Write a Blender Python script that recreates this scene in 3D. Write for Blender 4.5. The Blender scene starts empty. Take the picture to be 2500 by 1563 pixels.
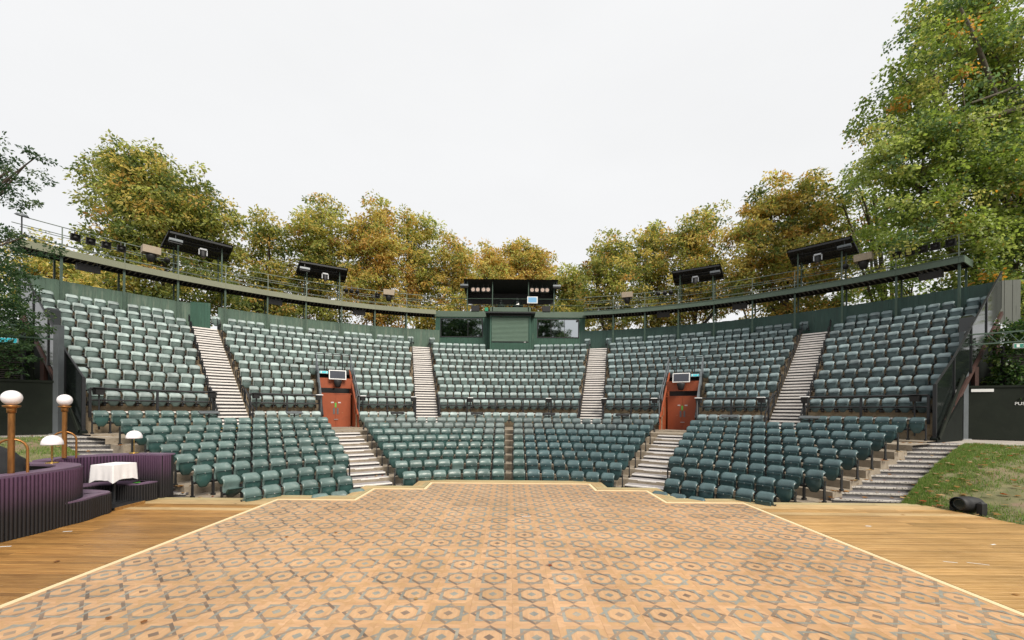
import bpy, bmesh, math, random
import numpy as np
from mathutils import Vector, Matrix
random.seed(7); rng = np.random.default_rng(7)
R_ = math.radians
sc = bpy.context.scene
col = sc.collection

# ------------------------------------------------------------------ camera
EYE = 2.375
FPX, CX, YH, ROLL = 995.0, 1243.0, 1001.0, 0.0083
cam_d = bpy.data.cameras.new('camera'); cam = bpy.data.objects.new('camera', cam_d); col.objects.link(cam)
cam.location = (0, 0, EYE)
cam.rotation_euler = (Matrix.Rotation(math.pi/2, 3, 'X') @ Matrix.Rotation(ROLL, 3, 'Z')).to_euler()
cam_d.sensor_width = 36; cam_d.lens = FPX/2500*36
cam_d.shift_x = (1250-CX)/2500; cam_d.shift_y = (YH-781.5)/2500
cam_d.clip_start = 0.05; cam_d.clip_end = 3000
sc.camera = cam

# ------------------------------------------------------------------ sky, sun, exposure
SUN_EL, SUN_AZ = R_(46), R_(145)          # azimuth from +Y towards +X (high, behind the camera's right shoulder)
world = bpy.data.worlds.new('World'); sc.world = world; world.use_nodes = True
nt = world.node_tree; nt.nodes.clear()
N = lambda t: nt.nodes.new(t)
sky = N('ShaderNodeTexSky'); sky.sky_type = 'NISHITA'; sky.sun_disc = False
sky.sun_elevation = SUN_EL; sky.sun_rotation = SUN_AZ; sky.dust_density = 4; sky.air_density = 1.0
bg1 = N('ShaderNodeBackground'); bg1.inputs[1].default_value = 0.05
nt.links.new(sky.outputs[0], bg1.inputs[0])
tc = N('ShaderNodeTexCoord'); nz = N('ShaderNodeTexNoise'); nz.inputs['Scale'].default_value = 2.2; nz.inputs['Detail'].default_value = 5
mp = N('ShaderNodeMapping'); mp.inputs['Scale'].default_value = (1, 1, 2.5)
nt.links.new(tc.outputs['Generated'], mp.inputs[0]); nt.links.new(mp.outputs[0], nz.inputs['Vector'])
rmp = N('ShaderNodeValToRGB'); rmp.color_ramp.elements[0].position = 0.3; rmp.color_ramp.elements[1].position = 0.7
rmp.color_ramp.elements[0].color = (0.955, 0.955, 0.955, 1); rmp.color_ramp.elements[1].color = (1, 1, 1, 1)
nt.links.new(nz.outputs['Fac'], rmp.inputs[0])
bg2 = N('ShaderNodeBackground'); bg2.inputs[1].default_value = 0.365
nt.links.new(rmp.outputs[0], bg2.inputs[0])
mx = N('ShaderNodeMixShader'); mx.inputs[0].default_value = 0.93
nt.links.new(bg1.outputs[0], mx.inputs[1]); nt.links.new(bg2.outputs[0], mx.inputs[2])
wo = N('ShaderNodeOutputWorld'); nt.links.new(mx.outputs[0], wo.inputs[0])
sd = bpy.data.lights.new('sun', 'SUN'); sd.energy = 1.5; sd.angle = R_(24); sd.color = (1, 0.93, 0.82)
sun = bpy.data.objects.new('sun', sd); col.objects.link(sun)
_d = Vector((math.cos(SUN_EL)*math.sin(SUN_AZ), math.cos(SUN_EL)*math.cos(SUN_AZ), math.sin(SUN_EL)))
sun.rotation_euler = _d.to_track_quat('Z', 'Y').to_euler(); sun.location = (0, 0, 60)
sc.view_settings.view_transform = 'Standard'; sc.view_settings.look = 'None'
sc.view_settings.gamma = 1; sc.view_settings.exposure = 1.44; sc.view_settings.use_curve_mapping = False
sc.cycles.use_denoising = True; sc.cycles.max_bounces = 6; sc.cycles.transparent_max_bounces = 8

# ------------------------------------------------------------------ helpers
CZ = 6.45                                   # centre of the auditorium's arcs
def P(R, deg, h=0.0):
    t = R_(deg); return Vector((R*math.sin(t), CZ+R*math.cos(t), h))
def frame(R, deg, h=0.0):
    """local x to the right along the row, y outwards, z up"""
    return Matrix.Translation(P(R, deg, h)) @ Matrix.Rotation(-R_(deg), 4, 'Z')
def at(px, py, Y):
    U, V = px-CX, py-YH; c, s = math.cos(ROLL), math.sin(ROLL)
    return Vector(((c*U+s*V)/FPX*Y, Y, EYE-(-s*U+c*V)/FPX*Y))
I4 = Matrix.Identity(4)
def T(x, y, z): return Matrix.Translation((x, y, z))
def RZ(d): return Matrix.Rotation(R_(d), 4, 'Z')
def RX(d): return Matrix.Rotation(R_(d), 4, 'X')
def RY(d): return Matrix.Rotation(R_(d), 4, 'Y')

class MB:
    def __init__(s): s.v = []; s.f = []; s.m = []; s.sm = []
    def add(s, vs, fs, M=I4, mi=0, smooth=False):
        o = len(s.v)
        for p in vs: s.v.append(tuple(M @ Vector(p)))
        for f in fs: s.f.append(tuple(i+o for i in f)); s.m.append(mi); s.sm.append(smooth)
        return s
    def box(s, x0, x1, y0, y1, z0, z1, M=I4, mi=0):
        vs = [(x, y, z) for x in (x0, x1) for y in (y0, y1) for z in (z0, z1)]
        fs = [(0,1,3,2), (4,6,7,5), (0,4,5,1), (2,3,7,6), (0,2,6,4), (1,5,7,3)]
        return s.add(vs, fs, M, mi)
    def bev(s, x0, x1, y0, y1, z0, z1, b=0.01, M=I4, mi=0):
        """box with chamfered top edges"""
        b = min(b, (x1-x0)*.45, (y1-y0)*.45, (z1-z0)*.9)
        vs = [(x0,y0,z0),(x1,y0,z0),(x1,y1,z0),(x0,y1,z0),(x0,y0,z1-b),(x1,y0,z1-b),(x1,y1,z1-b),(x0,y1,z1-b),
              (x0+b,y0+b,z1),(x1-b,y0+b,z1),(x1-b,y1-b,z1),(x0+b,y1-b,z1)]
        fs = [(3,2,1,0),(0,1,5,4),(1,2,6,5),(2,3,7,6),(3,0,4,7),(4,5,9,8),(5,6,10,9),(6,7,11,10),(7,4,8,11),(8,9,10,11)]
        return s.add(vs, fs, M, mi)
    def tube(s, pts, r, n=8, M=I4, mi=0, r1=None, cap=True, smooth=True):
        pts = [Vector(p) for p in pts]; k = len(pts); rings = []
        vs = []; fs = []
        up = None
        for i, p in enumerate(pts):
            d = (pts[min(i+1, k-1)]-pts[max(i-1, 0)]).normalized()
            if up is None: up = d.orthogonal().normalized()
            up = (up - d*up.dot(d)); up = up.normalized() if up.length > 1e-6 else d.orthogonal().normalized()
            sd_ = d.cross(up); rr = r if r1 is None else r+(r1-r)*i/(k-1)
            for j in range(n):
                a = 2*math.pi*j/n; vs.append(p+(up*math.cos(a)+sd_*math.sin(a))*rr)
        for i in range(k-1):
            for j in range(n):
                a, b = i*n+j, i*n+(j+1) % n
                fs.append((a, b, b+n, a+n))
        s.add(vs, fs, M, mi, smooth)
        if cap: s.add(vs[:n], [tuple(range(n))[::-1]], M, mi); s.add(vs[-n:], [tuple(range(n))], M, mi)
        return s
    def bar(s, a, b, w, h=None, mi=0, M=I4):
        """rectangular bar from a to b"""
        a, b = Vector(a), Vector(b); d = b-a; L = d.length
        if L < 1e-6: return s
        q = d.to_track_quat('Y', 'Z').to_matrix().to_4x4(); h = h or w
        return s.box(-w/2, w/2, 0, L, -h/2, h/2, M @ Matrix.Translation(a) @ q, mi)
    def lathe(s, prof, n=20, M=I4, mi=0, smooth=True):
        vs = []; fs = []
        for (r, z) in prof:
            for j in range(n):
                a = 2*math.pi*j/n; vs.append((r*math.cos(a), r*math.sin(a), z))
        for i in range(len(prof)-1):
            for j in range(n):
                a, b = i*n+j, i*n+(j+1) % n; fs.append((a, b, b+n, a+n))
        return s.add(vs, fs, M, mi, smooth)
    def poly(s, pts, z0, z1, M=I4, mi=0, mside=None):
        n = len(pts); vs = [(x, y, z0) for x, y in pts]+[(x, y, z1) for x, y in pts]
        s.add(vs, [tuple(range(n, 2*n))], M, mi)
        s.add(vs, [tuple(range(n))[::-1]], M, mi)
        s.add(vs, [(i, (i+1) % n, (i+1) % n+n, i+n) for i in range(n)], M, mi if mside is None else mside)
        return s
    def mesh(s, name, mats):
        me = bpy.data.meshes.new(name); me.from_pydata(s.v, [], s.f)
        for m in (mats if isinstance(mats, (list, tuple)) else [mats]): me.materials.append(m)
        me.polygons.foreach_set('material_index', s.m); me.polygons.foreach_set('use_smooth', s.sm)
        me.update(); return me
    def build(s, name, mats, parent=None, M=None):
        return link(name, s.mesh(name, mats), parent, M)
def link(name, data, parent=None, M=None):
    o = bpy.data.objects.new(name, data); col.objects.link(o)
    if parent is not None: o.parent = parent
    if M is not None: o.matrix_local = M
    return o
def tag(o, label=None, cat=None, group=None, kind=None):
    if label: o['label'] = label
    if cat: o['category'] = cat
    if group: o['group'] = group
    if kind: o['kind'] = kind
    return o
def thing(name, label, cat, M=I4, group=None):
    o = link(name, None, None, M); o.empty_display_size = 0.2
    return tag(o, label, cat, group)
def structure(o): o['kind'] = 'structure'; return o
def stuff(o): o['kind'] = 'stuff'; return o
def np_mesh(name, V, F, mats, midx=None, colr=None, smooth=False):
    """V (n,3), F (m,4) or (m,3)"""
    me = bpy.data.meshes.new(name); k = F.shape[1]
    me.vertices.add(len(V)); me.vertices.foreach_set('co', np.asarray(V, np.float32).ravel())
    me.loops.add(F.size); me.loops.foreach_set('vertex_index', F.astype(np.int32).ravel())
    me.polygons.add(len(F)); me.polygons.foreach_set('loop_start', np.arange(0, F.size, k, dtype=np.int32))
    for m in (mats if isinstance(mats, (list, tuple)) else [mats]): me.materials.append(m)
    if midx is not None: me.polygons.foreach_set('material_index', np.asarray(midx, np.int32))
    me.polygons.foreach_set('use_smooth', np.full(len(F), smooth))
    if colr is not None:
        a = me.color_attributes.new('tint', 'FLOAT_COLOR', 'POINT')
        c = np.ones((len(V), 4), np.float32); c[:, :3] = colr; a.data.foreach_set('color', c.ravel())
    me.update(calc_edges=True); return me

ORD = ['first','second','third','fourth','fifth','sixth','seventh','eighth','ninth','tenth','eleventh','twelfth','thirteenth','fourteenth','fifteenth','sixteenth','seventeenth','eighteenth']

# ------------------------------------------------------------------ materials
def mat(name, c, rough=0.6, var=0.12, scale=6.0, bump=0.0, bscale=40.0, metal=0.0, spec=0.5, rnd=0.0, stretch=(1,1,1),
        c2=None, coords='Object', dirt=None, dscale=3.0, dlo=0.55, dhi=0.7, coat=0.0, damt=1.0, wear=0.0):
    m = bpy.data.materials.new(name); m.use_nodes = True; t = m.node_tree; n = t.nodes; b = n['Principled BSDF']
    L = t.links.new
    tc = n.new('ShaderNodeTexCoord'); mp = n.new('ShaderNodeMapping'); mp.inputs['Scale'].default_value = stretch
    L(tc.outputs[coords], mp.inputs[0])
    oi = n.new('ShaderNodeObjectInfo')
    if coords == 'Object':      # shift the pattern per object so copies differ
        vm = n.new('ShaderNodeVectorMath'); vm.operation = 'ADD'
        cmb = n.new('ShaderNodeCombineXYZ'); ml = n.new('ShaderNodeMath'); ml.operation = 'MULTIPLY'; ml.inputs[1].default_value = 37.0
        L(oi.outputs['Random'], ml.inputs[0]); [L(ml.outputs[0], cmb.inputs[i]) for i in range(3)]
        L(mp.outputs[0], vm.inputs[0]); L(cmb.outputs[0], vm.inputs[1]); vec = vm.outputs[0]
    else: vec = mp.outputs[0]
    nz = n.new('ShaderNodeTexNoise'); nz.inputs['Scale'].default_value = scale; nz.inputs['Detail'].default_value = 6; nz.inputs['Roughness'].default_value = 0.62
    L(vec, nz.inputs['Vector'])
    ca = tuple(max(0, x*(1-var)) for x in c); cb = c2 or tuple(min(1, x*(1+var)) for x in c)
    rp = n.new('ShaderNodeValToRGB'); rp.color_ramp.elements[0].position = 0.3; rp.color_ramp.elements[1].position = 0.7
    rp.color_ramp.elements[0].color = (*ca, 1); rp.color_ramp.elements[1].color = (*cb, 1)
    L(nz.outputs['Fac'], rp.inputs[0]); out = rp.outputs[0]
    if dirt:
        n2 = n.new('ShaderNodeTexNoise'); n2.inputs['Scale'].default_value = dscale; n2.inputs['Detail'].default_value = 8; n2.inputs['Roughness'].default_value = 0.7
        L(vec, n2.inputs['Vector'])
        mr = n.new('ShaderNodeMapRange'); mr.inputs[1].default_value = dlo; mr.inputs[2].default_value = dhi; mr.inputs[4].default_value = damt
        L(n2.outputs['Fac'], mr.inputs[0])
        mxr = n.new('ShaderNodeMix'); mxr.data_type = 'RGBA'
        L(mr.outputs[0], mxr.inputs[0]); L(out, mxr.inputs[6]); mxr.inputs[7].default_value = (*dirt, 1); out = mxr.outputs[2]
    if rnd:
        hs = n.new('ShaderNodeHueSaturation'); mr2 = n.new('ShaderNodeMapRange')
        mr2.inputs[3].default_value = 1-rnd; mr2.inputs[4].default_value = 1+rnd
        L(oi.outputs['Random'], mr2.inputs[0]); L(mr2.outputs[0], hs.inputs['Value']); L(out, hs.inputs['Color']); out = hs.outputs[0]
    wn = None
    if wear:      # wear that runs on across neighbouring pieces
        ge = n.new('ShaderNodeNewGeometry'); wn = n.new('ShaderNodeTexNoise'); wn.inputs['Scale'].default_value = .55; wn.inputs['Detail'].default_value = 7; wn.inputs['Roughness'].default_value = .6
        L(ge.outputs['Position'], wn.inputs['Vector'])
        h3 = n.new('ShaderNodeHueSaturation'); m4 = n.new('ShaderNodeMapRange'); m4.inputs[1].default_value = .3; m4.inputs[2].default_value = .7; m4.inputs[3].default_value = 1-wear; m4.inputs[4].default_value = 1+wear*.9
        L(wn.outputs['Fac'], m4.inputs[0]); L(m4.outputs[0], h3.inputs['Value']); L(out, h3.inputs['Color']); out = h3.outputs[0]
        mp2 = n.new('ShaderNodeMapping'); mp2.inputs['Scale'].default_value = (1.1, 5.5, 1); mp2.inputs['Rotation'].default_value = (0, 0, .5); L(ge.outputs['Position'], mp2.inputs[0])
        sn = n.new('ShaderNodeTexNoise'); sn.inputs['Scale'].default_value = 2.6; sn.inputs['Detail'].default_value = 9; sn.inputs['Roughness'].default_value = .78; L(mp2.outputs[0], sn.inputs['Vector'])
        m5 = n.new('ShaderNodeMapRange'); m5.inputs[1].default_value = .64; m5.inputs[2].default_value = .74; m5.inputs[4].default_value = .55; L(sn.outputs['Fac'], m5.inputs[0])
        x5 = n.new('ShaderNodeMix'); x5.data_type = 'RGBA'; L(m5.outputs[0], x5.inputs[0]); L(out, x5.inputs[6]); x5.inputs[7].default_value = (.62,.52,.42,1); out = x5.outputs[2]
        m6 = n.new('ShaderNodeMapRange'); m6.inputs[1].default_value = .26; m6.inputs[2].default_value = .36; m6.inputs[3].default_value = .45; m6.inputs[4].default_value = 0; L(sn.outputs['Fac'], m6.inputs[0])
        x6 = n.new('ShaderNodeMix'); x6.data_type = 'RGBA'; L(m6.outputs[0], x6.inputs[0]); L(out, x6.inputs[6]); x6.inputs[7].default_value = (.12,.08,.05,1); out = x6.outputs[2]
    L(out, b.inputs['Base Color'])
    b.inputs['Roughness'].default_value = rough; b.inputs['Metallic'].default_value = metal
    b.inputs['Specular IOR Level'].default_value = spec; b.inputs['Coat Weight'].default_value = coat
    if rough > 0.15:
        mr3 = n.new('ShaderNodeMapRange'); mr3.inputs[3].default_value = max(0.05, rough-0.1); mr3.inputs[4].default_value = min(1, rough+0.12)
        L((wn or nz).outputs['Fac'], mr3.inputs[0]); L(mr3.outputs[0], b.inputs['Roughness'])
    if bump:
        n3 = n.new('ShaderNodeTexNoise'); n3.inputs['Scale'].default_value = bscale; n3.inputs['Detail'].default_value = 4
        L(vec, n3.inputs['Vector']); bp = n.new('ShaderNodeBump'); bp.inputs['Strength'].default_value = bump; bp.inputs['Distance'].default_value = 0.02
        L(n3.outputs['Fac'], bp.inputs['Height']); L(bp.outputs[0], b.inputs['Normal'])
    return m
def leafmat(name, trans=0.35, rough=0.55):
    m = bpy.data.materials.new(name); m.use_nodes = True; t = m.node_tree; n = t.nodes; b = n['Principled BSDF']; L = t.links.new
    at_ = n.new('ShaderNodeVertexColor'); at_.layer_name = 'tint'
    L(at_.outputs[0], b.inputs['Base Color']); b.inputs['Roughness'].default_value = rough; b.inputs['Specular IOR Level'].default_value = 0.35
    tr = n.new('ShaderNodeBsdfTranslucent'); hs = n.new('ShaderNodeHueSaturation'); hs.inputs['Value'].default_value = 1.5; hs.inputs['Saturation'].default_value = 1.1
    L(at_.outputs[0], hs.inputs['Color']); L(hs.outputs[0], tr.inputs[0])
    mx = n.new('ShaderNodeMixShader'); mx.inputs[0].default_value = trans
    L(b.outputs[0], mx.inputs[1]); L(tr.outputs[0], mx.inputs[2]); L(mx.outputs[0], n['Material Output'].inputs[0])
    return m
def glow(name, c, s):
    m = bpy.data.materials.new(name); m.use_nodes = True; b = m.node_tree.nodes['Principled BSDF']
    b.inputs['Base Color'].default_value = (*c, 1); b.inputs['Emission Color'].default_value = (*c, 1); b.inputs['Emission Strength'].default_value = s
    return m

M_ = {}
M_['ground'] = mat('earth', (.10,.085,.055), .9, .3, 1.5, bump=.4, bscale=8, coords='Generated')
M_['concrete'] = mat('terrace concrete', (.29,.23,.155), .85, .25, 2.2, bump=.25, bscale=30, dirt=(.16,.11,.06), dscale=5, dlo=.52, dhi=.68)
M_['stall'] = mat('stalls floor', (.27,.225,.17), .85, .25, 2.5, bump=.25, bscale=30, dirt=(.14,.10,.06), dscale=6, dlo=.55, dhi=.7)
M_['path'] = mat('path', (.40,.36,.32), .85, .12, 1.5, bump=.2, bscale=40, dirt=(.25,.2,.15), dscale=2)
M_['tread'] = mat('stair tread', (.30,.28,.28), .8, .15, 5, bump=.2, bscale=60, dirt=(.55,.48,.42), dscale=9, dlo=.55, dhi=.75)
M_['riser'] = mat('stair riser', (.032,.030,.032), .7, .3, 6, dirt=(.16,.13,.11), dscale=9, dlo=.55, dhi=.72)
M_['nosing'] = mat('stair nosing', (.74,.70,.66), .6, .08, 8, dirt=(.22,.17,.13), dscale=22, dlo=.6, dhi=.68)
M_['tread_grey'] = mat('grey outer tread', (.155,.145,.15), .8, .15, 5, bump=.2, bscale=60, dirt=(.26,.22,.18), dscale=7, dlo=.58, dhi=.75)
M_['riser_grey'] = mat('grey riser', (.10,.095,.095), .75, .3, 5, dirt=(.22,.19,.16), dscale=9, dlo=.5, dhi=.72)
M_['nosing_worn'] = mat('worn nosing', (.46,.43,.39), .65, .15, 8, dirt=(.07,.06,.05), dscale=26, dlo=.52, dhi=.60)
M_['yellow'] = mat('yellow nosing', (.70,.52,.03), .6, .15, 8, dirt=(.1,.08,.05), dscale=14, dlo=.58, dhi=.65)
M_['seat'] = mat('seat plastic', (.026,.070,.064), .38, .14, 3.5, bump=.05, bscale=160, rnd=.24, dirt=(.20,.26,.25), dscale=4, dlo=.52, dhi=.85, damt=.6)
M_['seat_r'] = mat('seat plastic in blue shade', (.024,.060,.064), .38, .14, 3.5, bump=.05, bscale=160, rnd=.24, dirt=(.14,.20,.21), dscale=4, dlo=.55, dhi=.85, damt=.5)  # bluish shade on the right-hand seats, put into the plastic's colour
M_['seatback'] = mat('skylit seat back', (.100,.152,.142), .32, .16, 3.5, bump=.05, bscale=160, rnd=.18, dirt=(.24,.28,.27), dscale=4, dlo=.5, dhi=.85, damt=.6)  # paler than the pan: skylight on the leaning lip put into the colour
M_['seatback_r'] = mat('skylit seat back in blue shade', (.064,.110,.117), .32, .16, 3.5, bump=.05, bscale=160, rnd=.14, dirt=(.16,.22,.23), dscale=4, dlo=.52, dhi=.85, damt=.5)  # skylight on the lip and bluish right-hand shade, both put into the colour
M_['seat_old'] = mat('faded seat plastic', (.135,.205,.185), .5, .2, 2.6, bump=.05, bscale=120, dirt=(.30,.36,.33), dscale=1.6, dlo=.45, dhi=.8, damt=.7, coords='Object')
M_['seat_under'] = mat('seat underside', (.018,.028,.026), .6, .2, 5)
M_['black'] = mat('black steel', (.014,.015,.017), .45, .25, 8, dirt=(.05,.05,.05), dscale=12, dlo=.6, dhi=.75)
M_['blackmatt'] = mat('black plastic', (.012,.012,.013), .6, .25, 8)
M_['greensteel'] = mat('green painted steel', (.040,.075,.052), .5, .15, 4, dirt=(.14,.17,.13), dscale=5, dlo=.6, dhi=.8)
M_['fascia'] = mat('olive fascia', (.19,.20,.135), .55, .08, 1.2, dirt=(.11,.12,.08), dscale=3, dlo=.6, dhi=.8)
M_['fascia_r'] = mat('green fascia', (.085,.125,.092), .55, .08, 1.2, dirt=(.06,.09,.06), dscale=3, dlo=.6, dhi=.8)
M_['railgreen'] = mat('pale green rail', (.15,.185,.155), .45, .1, 4)
M_['fenceboard'] = mat('weathered fence board', (.075,.125,.092), .7, .22, 3, bump=.15, bscale=60, stretch=(3,3,.35), dirt=(.20,.23,.18), dscale=1.6, dlo=.5, dhi=.72, damt=.75)
M_['board'] = mat('green board', (.030,.088,.060), .6, .18, 3, bump=.15, bscale=60, stretch=(3,3,.35), dirt=(.17,.22,.15), dscale=2.2, dlo=.58, dhi=.74, damt=.7)
M_['board_r'] = mat('dark green board', (.026,.066,.053), .6, .2, 3, bump=.15, bscale=60, stretch=(3,3,.35), dirt=(.06,.10,.085), dscale=2.2, dlo=.58, dhi=.75)
M_['shutter'] = mat('shutter', (.17,.245,.195), .5, .07, 3, dirt=(.12,.19,.14), dscale=1.5)
M_['hoard'] = mat('hoarding', (.011,.015,.010), .7, .2, 2, spec=.2, bump=.08, bscale=20, dirt=(.018,.022,.016), dscale=1.4, dlo=.5, dhi=.75)
M_['perspex'] = mat('black gloss panel', (.012,.016,.015), .12, .2, 2, spec=.6)
M_['brickdark'] = mat('painted brick', (.009,.012,.010), .85, .25, 3, spec=.15, bump=.3, bscale=14)
M_['rust'] = mat('red oxide steel', (.055,.024,.018), .7, .25, 4)
M_['red'] = mat('terracotta paint', (.30,.066,.021), .55, .08, 2, bump=.08, bscale=12, dirt=(.20,.048,.018), dscale=2, dlo=.55, dhi=.8)
M_['steelgrey'] = mat('grey steel', (.12,.135,.145), .45, .12, 3, metal=.3)
M_['galv'] = mat('galvanised', (.42,.43,.44), .4, .15, 6, metal=.7)
M_['white'] = mat('white', (.78,.78,.77), .5, .04, 5)
M_['cloth'] = mat('white cloth', (.80,.78,.79), .9, .03, 4, bump=.12, bscale=26)
M_['globe'] = mat('opal glass', (.85,.80,.82), .22, .02, 2, spec=.6, coat=.3)
M_['brass'] = mat('aged brass pipe', (.33,.15,.045), .38, .25, 5, metal=.75, stretch=(1,1,.3), dirt=(.12,.05,.02), dscale=6, dlo=.55, dhi=.75)
M_['goldbrass'] = mat('polished brass', (.55,.36,.10), .25, .1, 6, metal=.9)
M_['tan'] = mat('ply housing', (.33,.27,.20), .7, .12, 4)
M_['glassdark'] = mat('reflecting window', (.46,.49,.51), .03, .02, 1, metal=1.0)
M_['screen'] = mat('screen', (.05,.055,.07), .15, .1, 3)
M_['screenblue'] = glow('blue screen', (.10,.22,.34), .35)
M_['lens'] = mat('lamp lens', (.55,.42,.34), .15, .3, 20, metal=.4)
M_['lensw'] = mat('white lamp lens', (.75,.75,.75), .2, .1, 20)
M_['badge'] = mat('seat number badge', (.6,.6,.58), .5)
M_['exit'] = glow('exit sign teal', (.03,.40,.46), .25)
M_['exitg'] = glow('exit sign green', (.02,.16,.11), .15)
M_['greensign'] = mat('green sign', (.10,.42,.06), .5, .15, 20)
M_['net'] = mat('woven net', (.05,.042,.038), .8, .3, 12)
M_['bark'] = mat('bark', (.075,.058,.042), .9, .3, 3, bump=.6, bscale=12, stretch=(2,2,.5))
M_['planebark'] = mat('plane bark', (.10,.085,.06), .85, .35, 2.5, bump=.3, bscale=9, dirt=(.07,.055,.04), dscale=4)
M_['deckside'] = mat('stage edge', (.12,.09,.055), .8, .2, 4)
M_['leaf'] = leafmat('leaf', .5)
M_['leafdark'] = leafmat('near leaf', .45, .42)
M_['grass'] = leafmat('grass blade', .3, .6)
M_['turf'] = mat('turf', (.115,.130,.048), .9, .3, 2.5, bump=.5, bscale=30, c2=(.20,.175,.085), dirt=(.20,.14,.09), dscale=.75, dlo=.50, dhi=.60, coords='Object')

# ================================================================== GROUND
g = MB(); g.add([(-900,-500,-.72),(900,-500,-.72),(900,1500,-.72),(-900,1500,-.72)], [(0,1,2,3)])
structure(g.build('ground', M_['ground']))

# ================================================================== STAGE
def wood(name, c, c2, rough, rnd, along='X', scuff=(.55,.5,.42), dlo=.66, dhi=.72, green=None):
    st = (1.2, 16, 16) if along == 'X' else (16, 1.2, 16)
    return mat(name, c, rough, .1, 1.6, bump=.12, bscale=8, rnd=rnd, stretch=st, c2=c2, dirt=scuff, dscale=2.5, dlo=dlo, dhi=dhi, damt=.5, spec=.45, wear=.16)
M_['plank'] = wood('deck board', (.245,.112,.030), (.42,.225,.068), .34, .24)
M_['plank_right'] = wood('sun bleached deck board', (.34,.185,.062), (.50,.31,.125), .36, .2)
M_['plank_pale'] = wood('weathered deck board', (.40,.27,.12), (.52,.37,.19), .5, .12)
M_['plank_green'] = wood('mossy deck edge', (.36,.31,.16), (.46,.36,.19), .6, .1)
M_['stripe'] = mat('cream stripe', (.74,.60,.36), .5, .06, 3, dirt=(.55,.40,.2), dscale=6, dlo=.62, dhi=.75)
M_['t_base'] = mat('tile ochre', (.54,.31,.162), .29, .12, 2.2, bump=.06, bscale=20, rnd=.07, stretch=(1.5,9,9), c2=(.64,.39,.21), dirt=(.62,.49,.37), dscale=1.6, dlo=.56, dhi=.80, damt=.55, wear=.13)
M_['t_oct'] = mat('tile octagon', (.555,.325,.17), .29, .1, 3, rnd=.06, stretch=(9,1.5,9), c2=(.65,.405,.22), dirt=(.62,.5,.4), dscale=2, dlo=.58, dhi=.8, damt=.5, wear=.13)
M_['t_blue'] = mat('tile grey green inlay', (.235,.235,.205), .33, .15, 3, rnd=.16, stretch=(3,3,3), c2=(.32,.315,.27), dirt=(.5,.38,.26), dscale=2.2, dlo=.5, dhi=.72, damt=.7, wear=.13)
M_['t_brown'] = mat('tile brown inlay', (.175,.122,.09), .34, .18, 3, rnd=.2, c2=(.26,.185,.135), dirt=(.5,.34,.22), dscale=2.2, dlo=.5, dhi=.72, damt=.7, wear=.13)
M_['t_brown2'] = mat('tile pale brown inlay', (.28,.195,.135), .34, .16, 3, rnd=.14, c2=(.33,.24,.165), dirt=(.55,.38,.25), dscale=2.2, dlo=.5, dhi=.72, damt=.7, wear=.13)
M_['t_edge'] = mat('tile border', (.54,.315,.158), .29, .1, 3, rnd=.06, stretch=(9,1.5,9), c2=(.55,.335,.165), dirt=(.6,.48,.38), dscale=2, dlo=.58, dhi=.8, damt=.5, wear=.13)

stage = structure(link('stage', None)); stage.location = (0, 0, 0)
GX = 0.06
# substructure under the boards (outline of the whole stage), 3 cm below the surface
outer = [(-10.9,-3),(11.9,-3),(11.7,4.5),(11.25,7.6),(11.02,9.0),(10.78,10.45),(10.4,10.76),(6.66,10.76),(6.66,11.13),(4.61,11.13),(4.61,12.64),(3.08,12.64),(3.08,13.78),
         (-2.98,13.78),(-2.98,12.64),(-4.45,12.64),(-4.45,11.13),(-6.47,11.13),(-6.47,10.76),(-9.6,10.76),(-10.9,9.6)]
s = MB(); s.poly(outer, -.60, -.035, mi=0); s.build('stage_frame', M_['deckside'], stage)

def tile_mesh(name, var):
    """0.5 m marquetry tile: interlaced square and diamond round an octagon"""
    b = MB(); w = .2494
    b.box(-w, w, -w, w, -.03, 0, mi=0)
        # lighter hexagonal pieces on the tile corners
    for sx in (-1, 1):
        for sy in (-1, 1):
            c = [(w*sx*.995, w*sy*.62), (w*sx*.995, w*sy*.995), (w*sx*.62, w*sy*.995)]
            if sx*sy < 0: c = c[::-1]
            b.add([(x, y, .0004) for x, y in c], [(0,1,2)], mi=4)
    # diamond ring: four mitred strips in two shades; square ring of four mitred strips over and under it
    q = .49*.5; qi = .194; o = .345*.5; i = .270*.5
    for r in range(4):
        M = RZ(90*r); dm = 3 if r % 2 == 0 else 5
        b.add([(0,q,.0008),(0,qi,.0008),(qi,0,.0008),(q,0,.0008)], [(0,1,2,3)], M, dm)
        b.add([(-i,i,.0012),(i,i,.0012),(o,o,.0012),(-o,o,.0012)], [(0,1,2,3)], M, 2)
        b.add([(qi-i,i,.0016),(q-i,i,.0016),(q-o,o,.0016),(qi-o,o,.0016)], [(0,1,2,3)], M, dm)
    a = .262*.5; c = a*.41
    b.add([(-c,-a,.002),(c,-a,.002),(a,-c,.002),(a,c,.002),(c,a,.002),(-c,a,.002),(-a,c,.002),(-a,-c,.002)], [tuple(range(8))], mi=1)
    d = .118*.5
    b.add([(0,-d,.0026),(d,0,.0026),(0,d,.0026),(-d,0,.0026)], [(0,1,2,3)], mi=3 if var % 3 else 2)
    mats = [M_['t_base'], M_['t_oct'], M_['t_blue'], M_['t_brown'], M_['t_edge'], M_['t_brown2']]
    if var == 2: mats = [M_['t_edge'], M_['t_oct'], M_['t_blue'], M_['t_brown2'], M_['t_base'], M_['t_blue']]
    if var == 3: mats = [M_['t_base'], M_['t_edge'], M_['t_blue'], M_['t_brown'], M_['t_oct'], M_['t_brown2']]
    return b, mats
protos = [tile_mesh('floor_tile', v) for v in range(4)]
pm = [b.mesh('floor_tile', m) for b, m in protos]
spots = []
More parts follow.
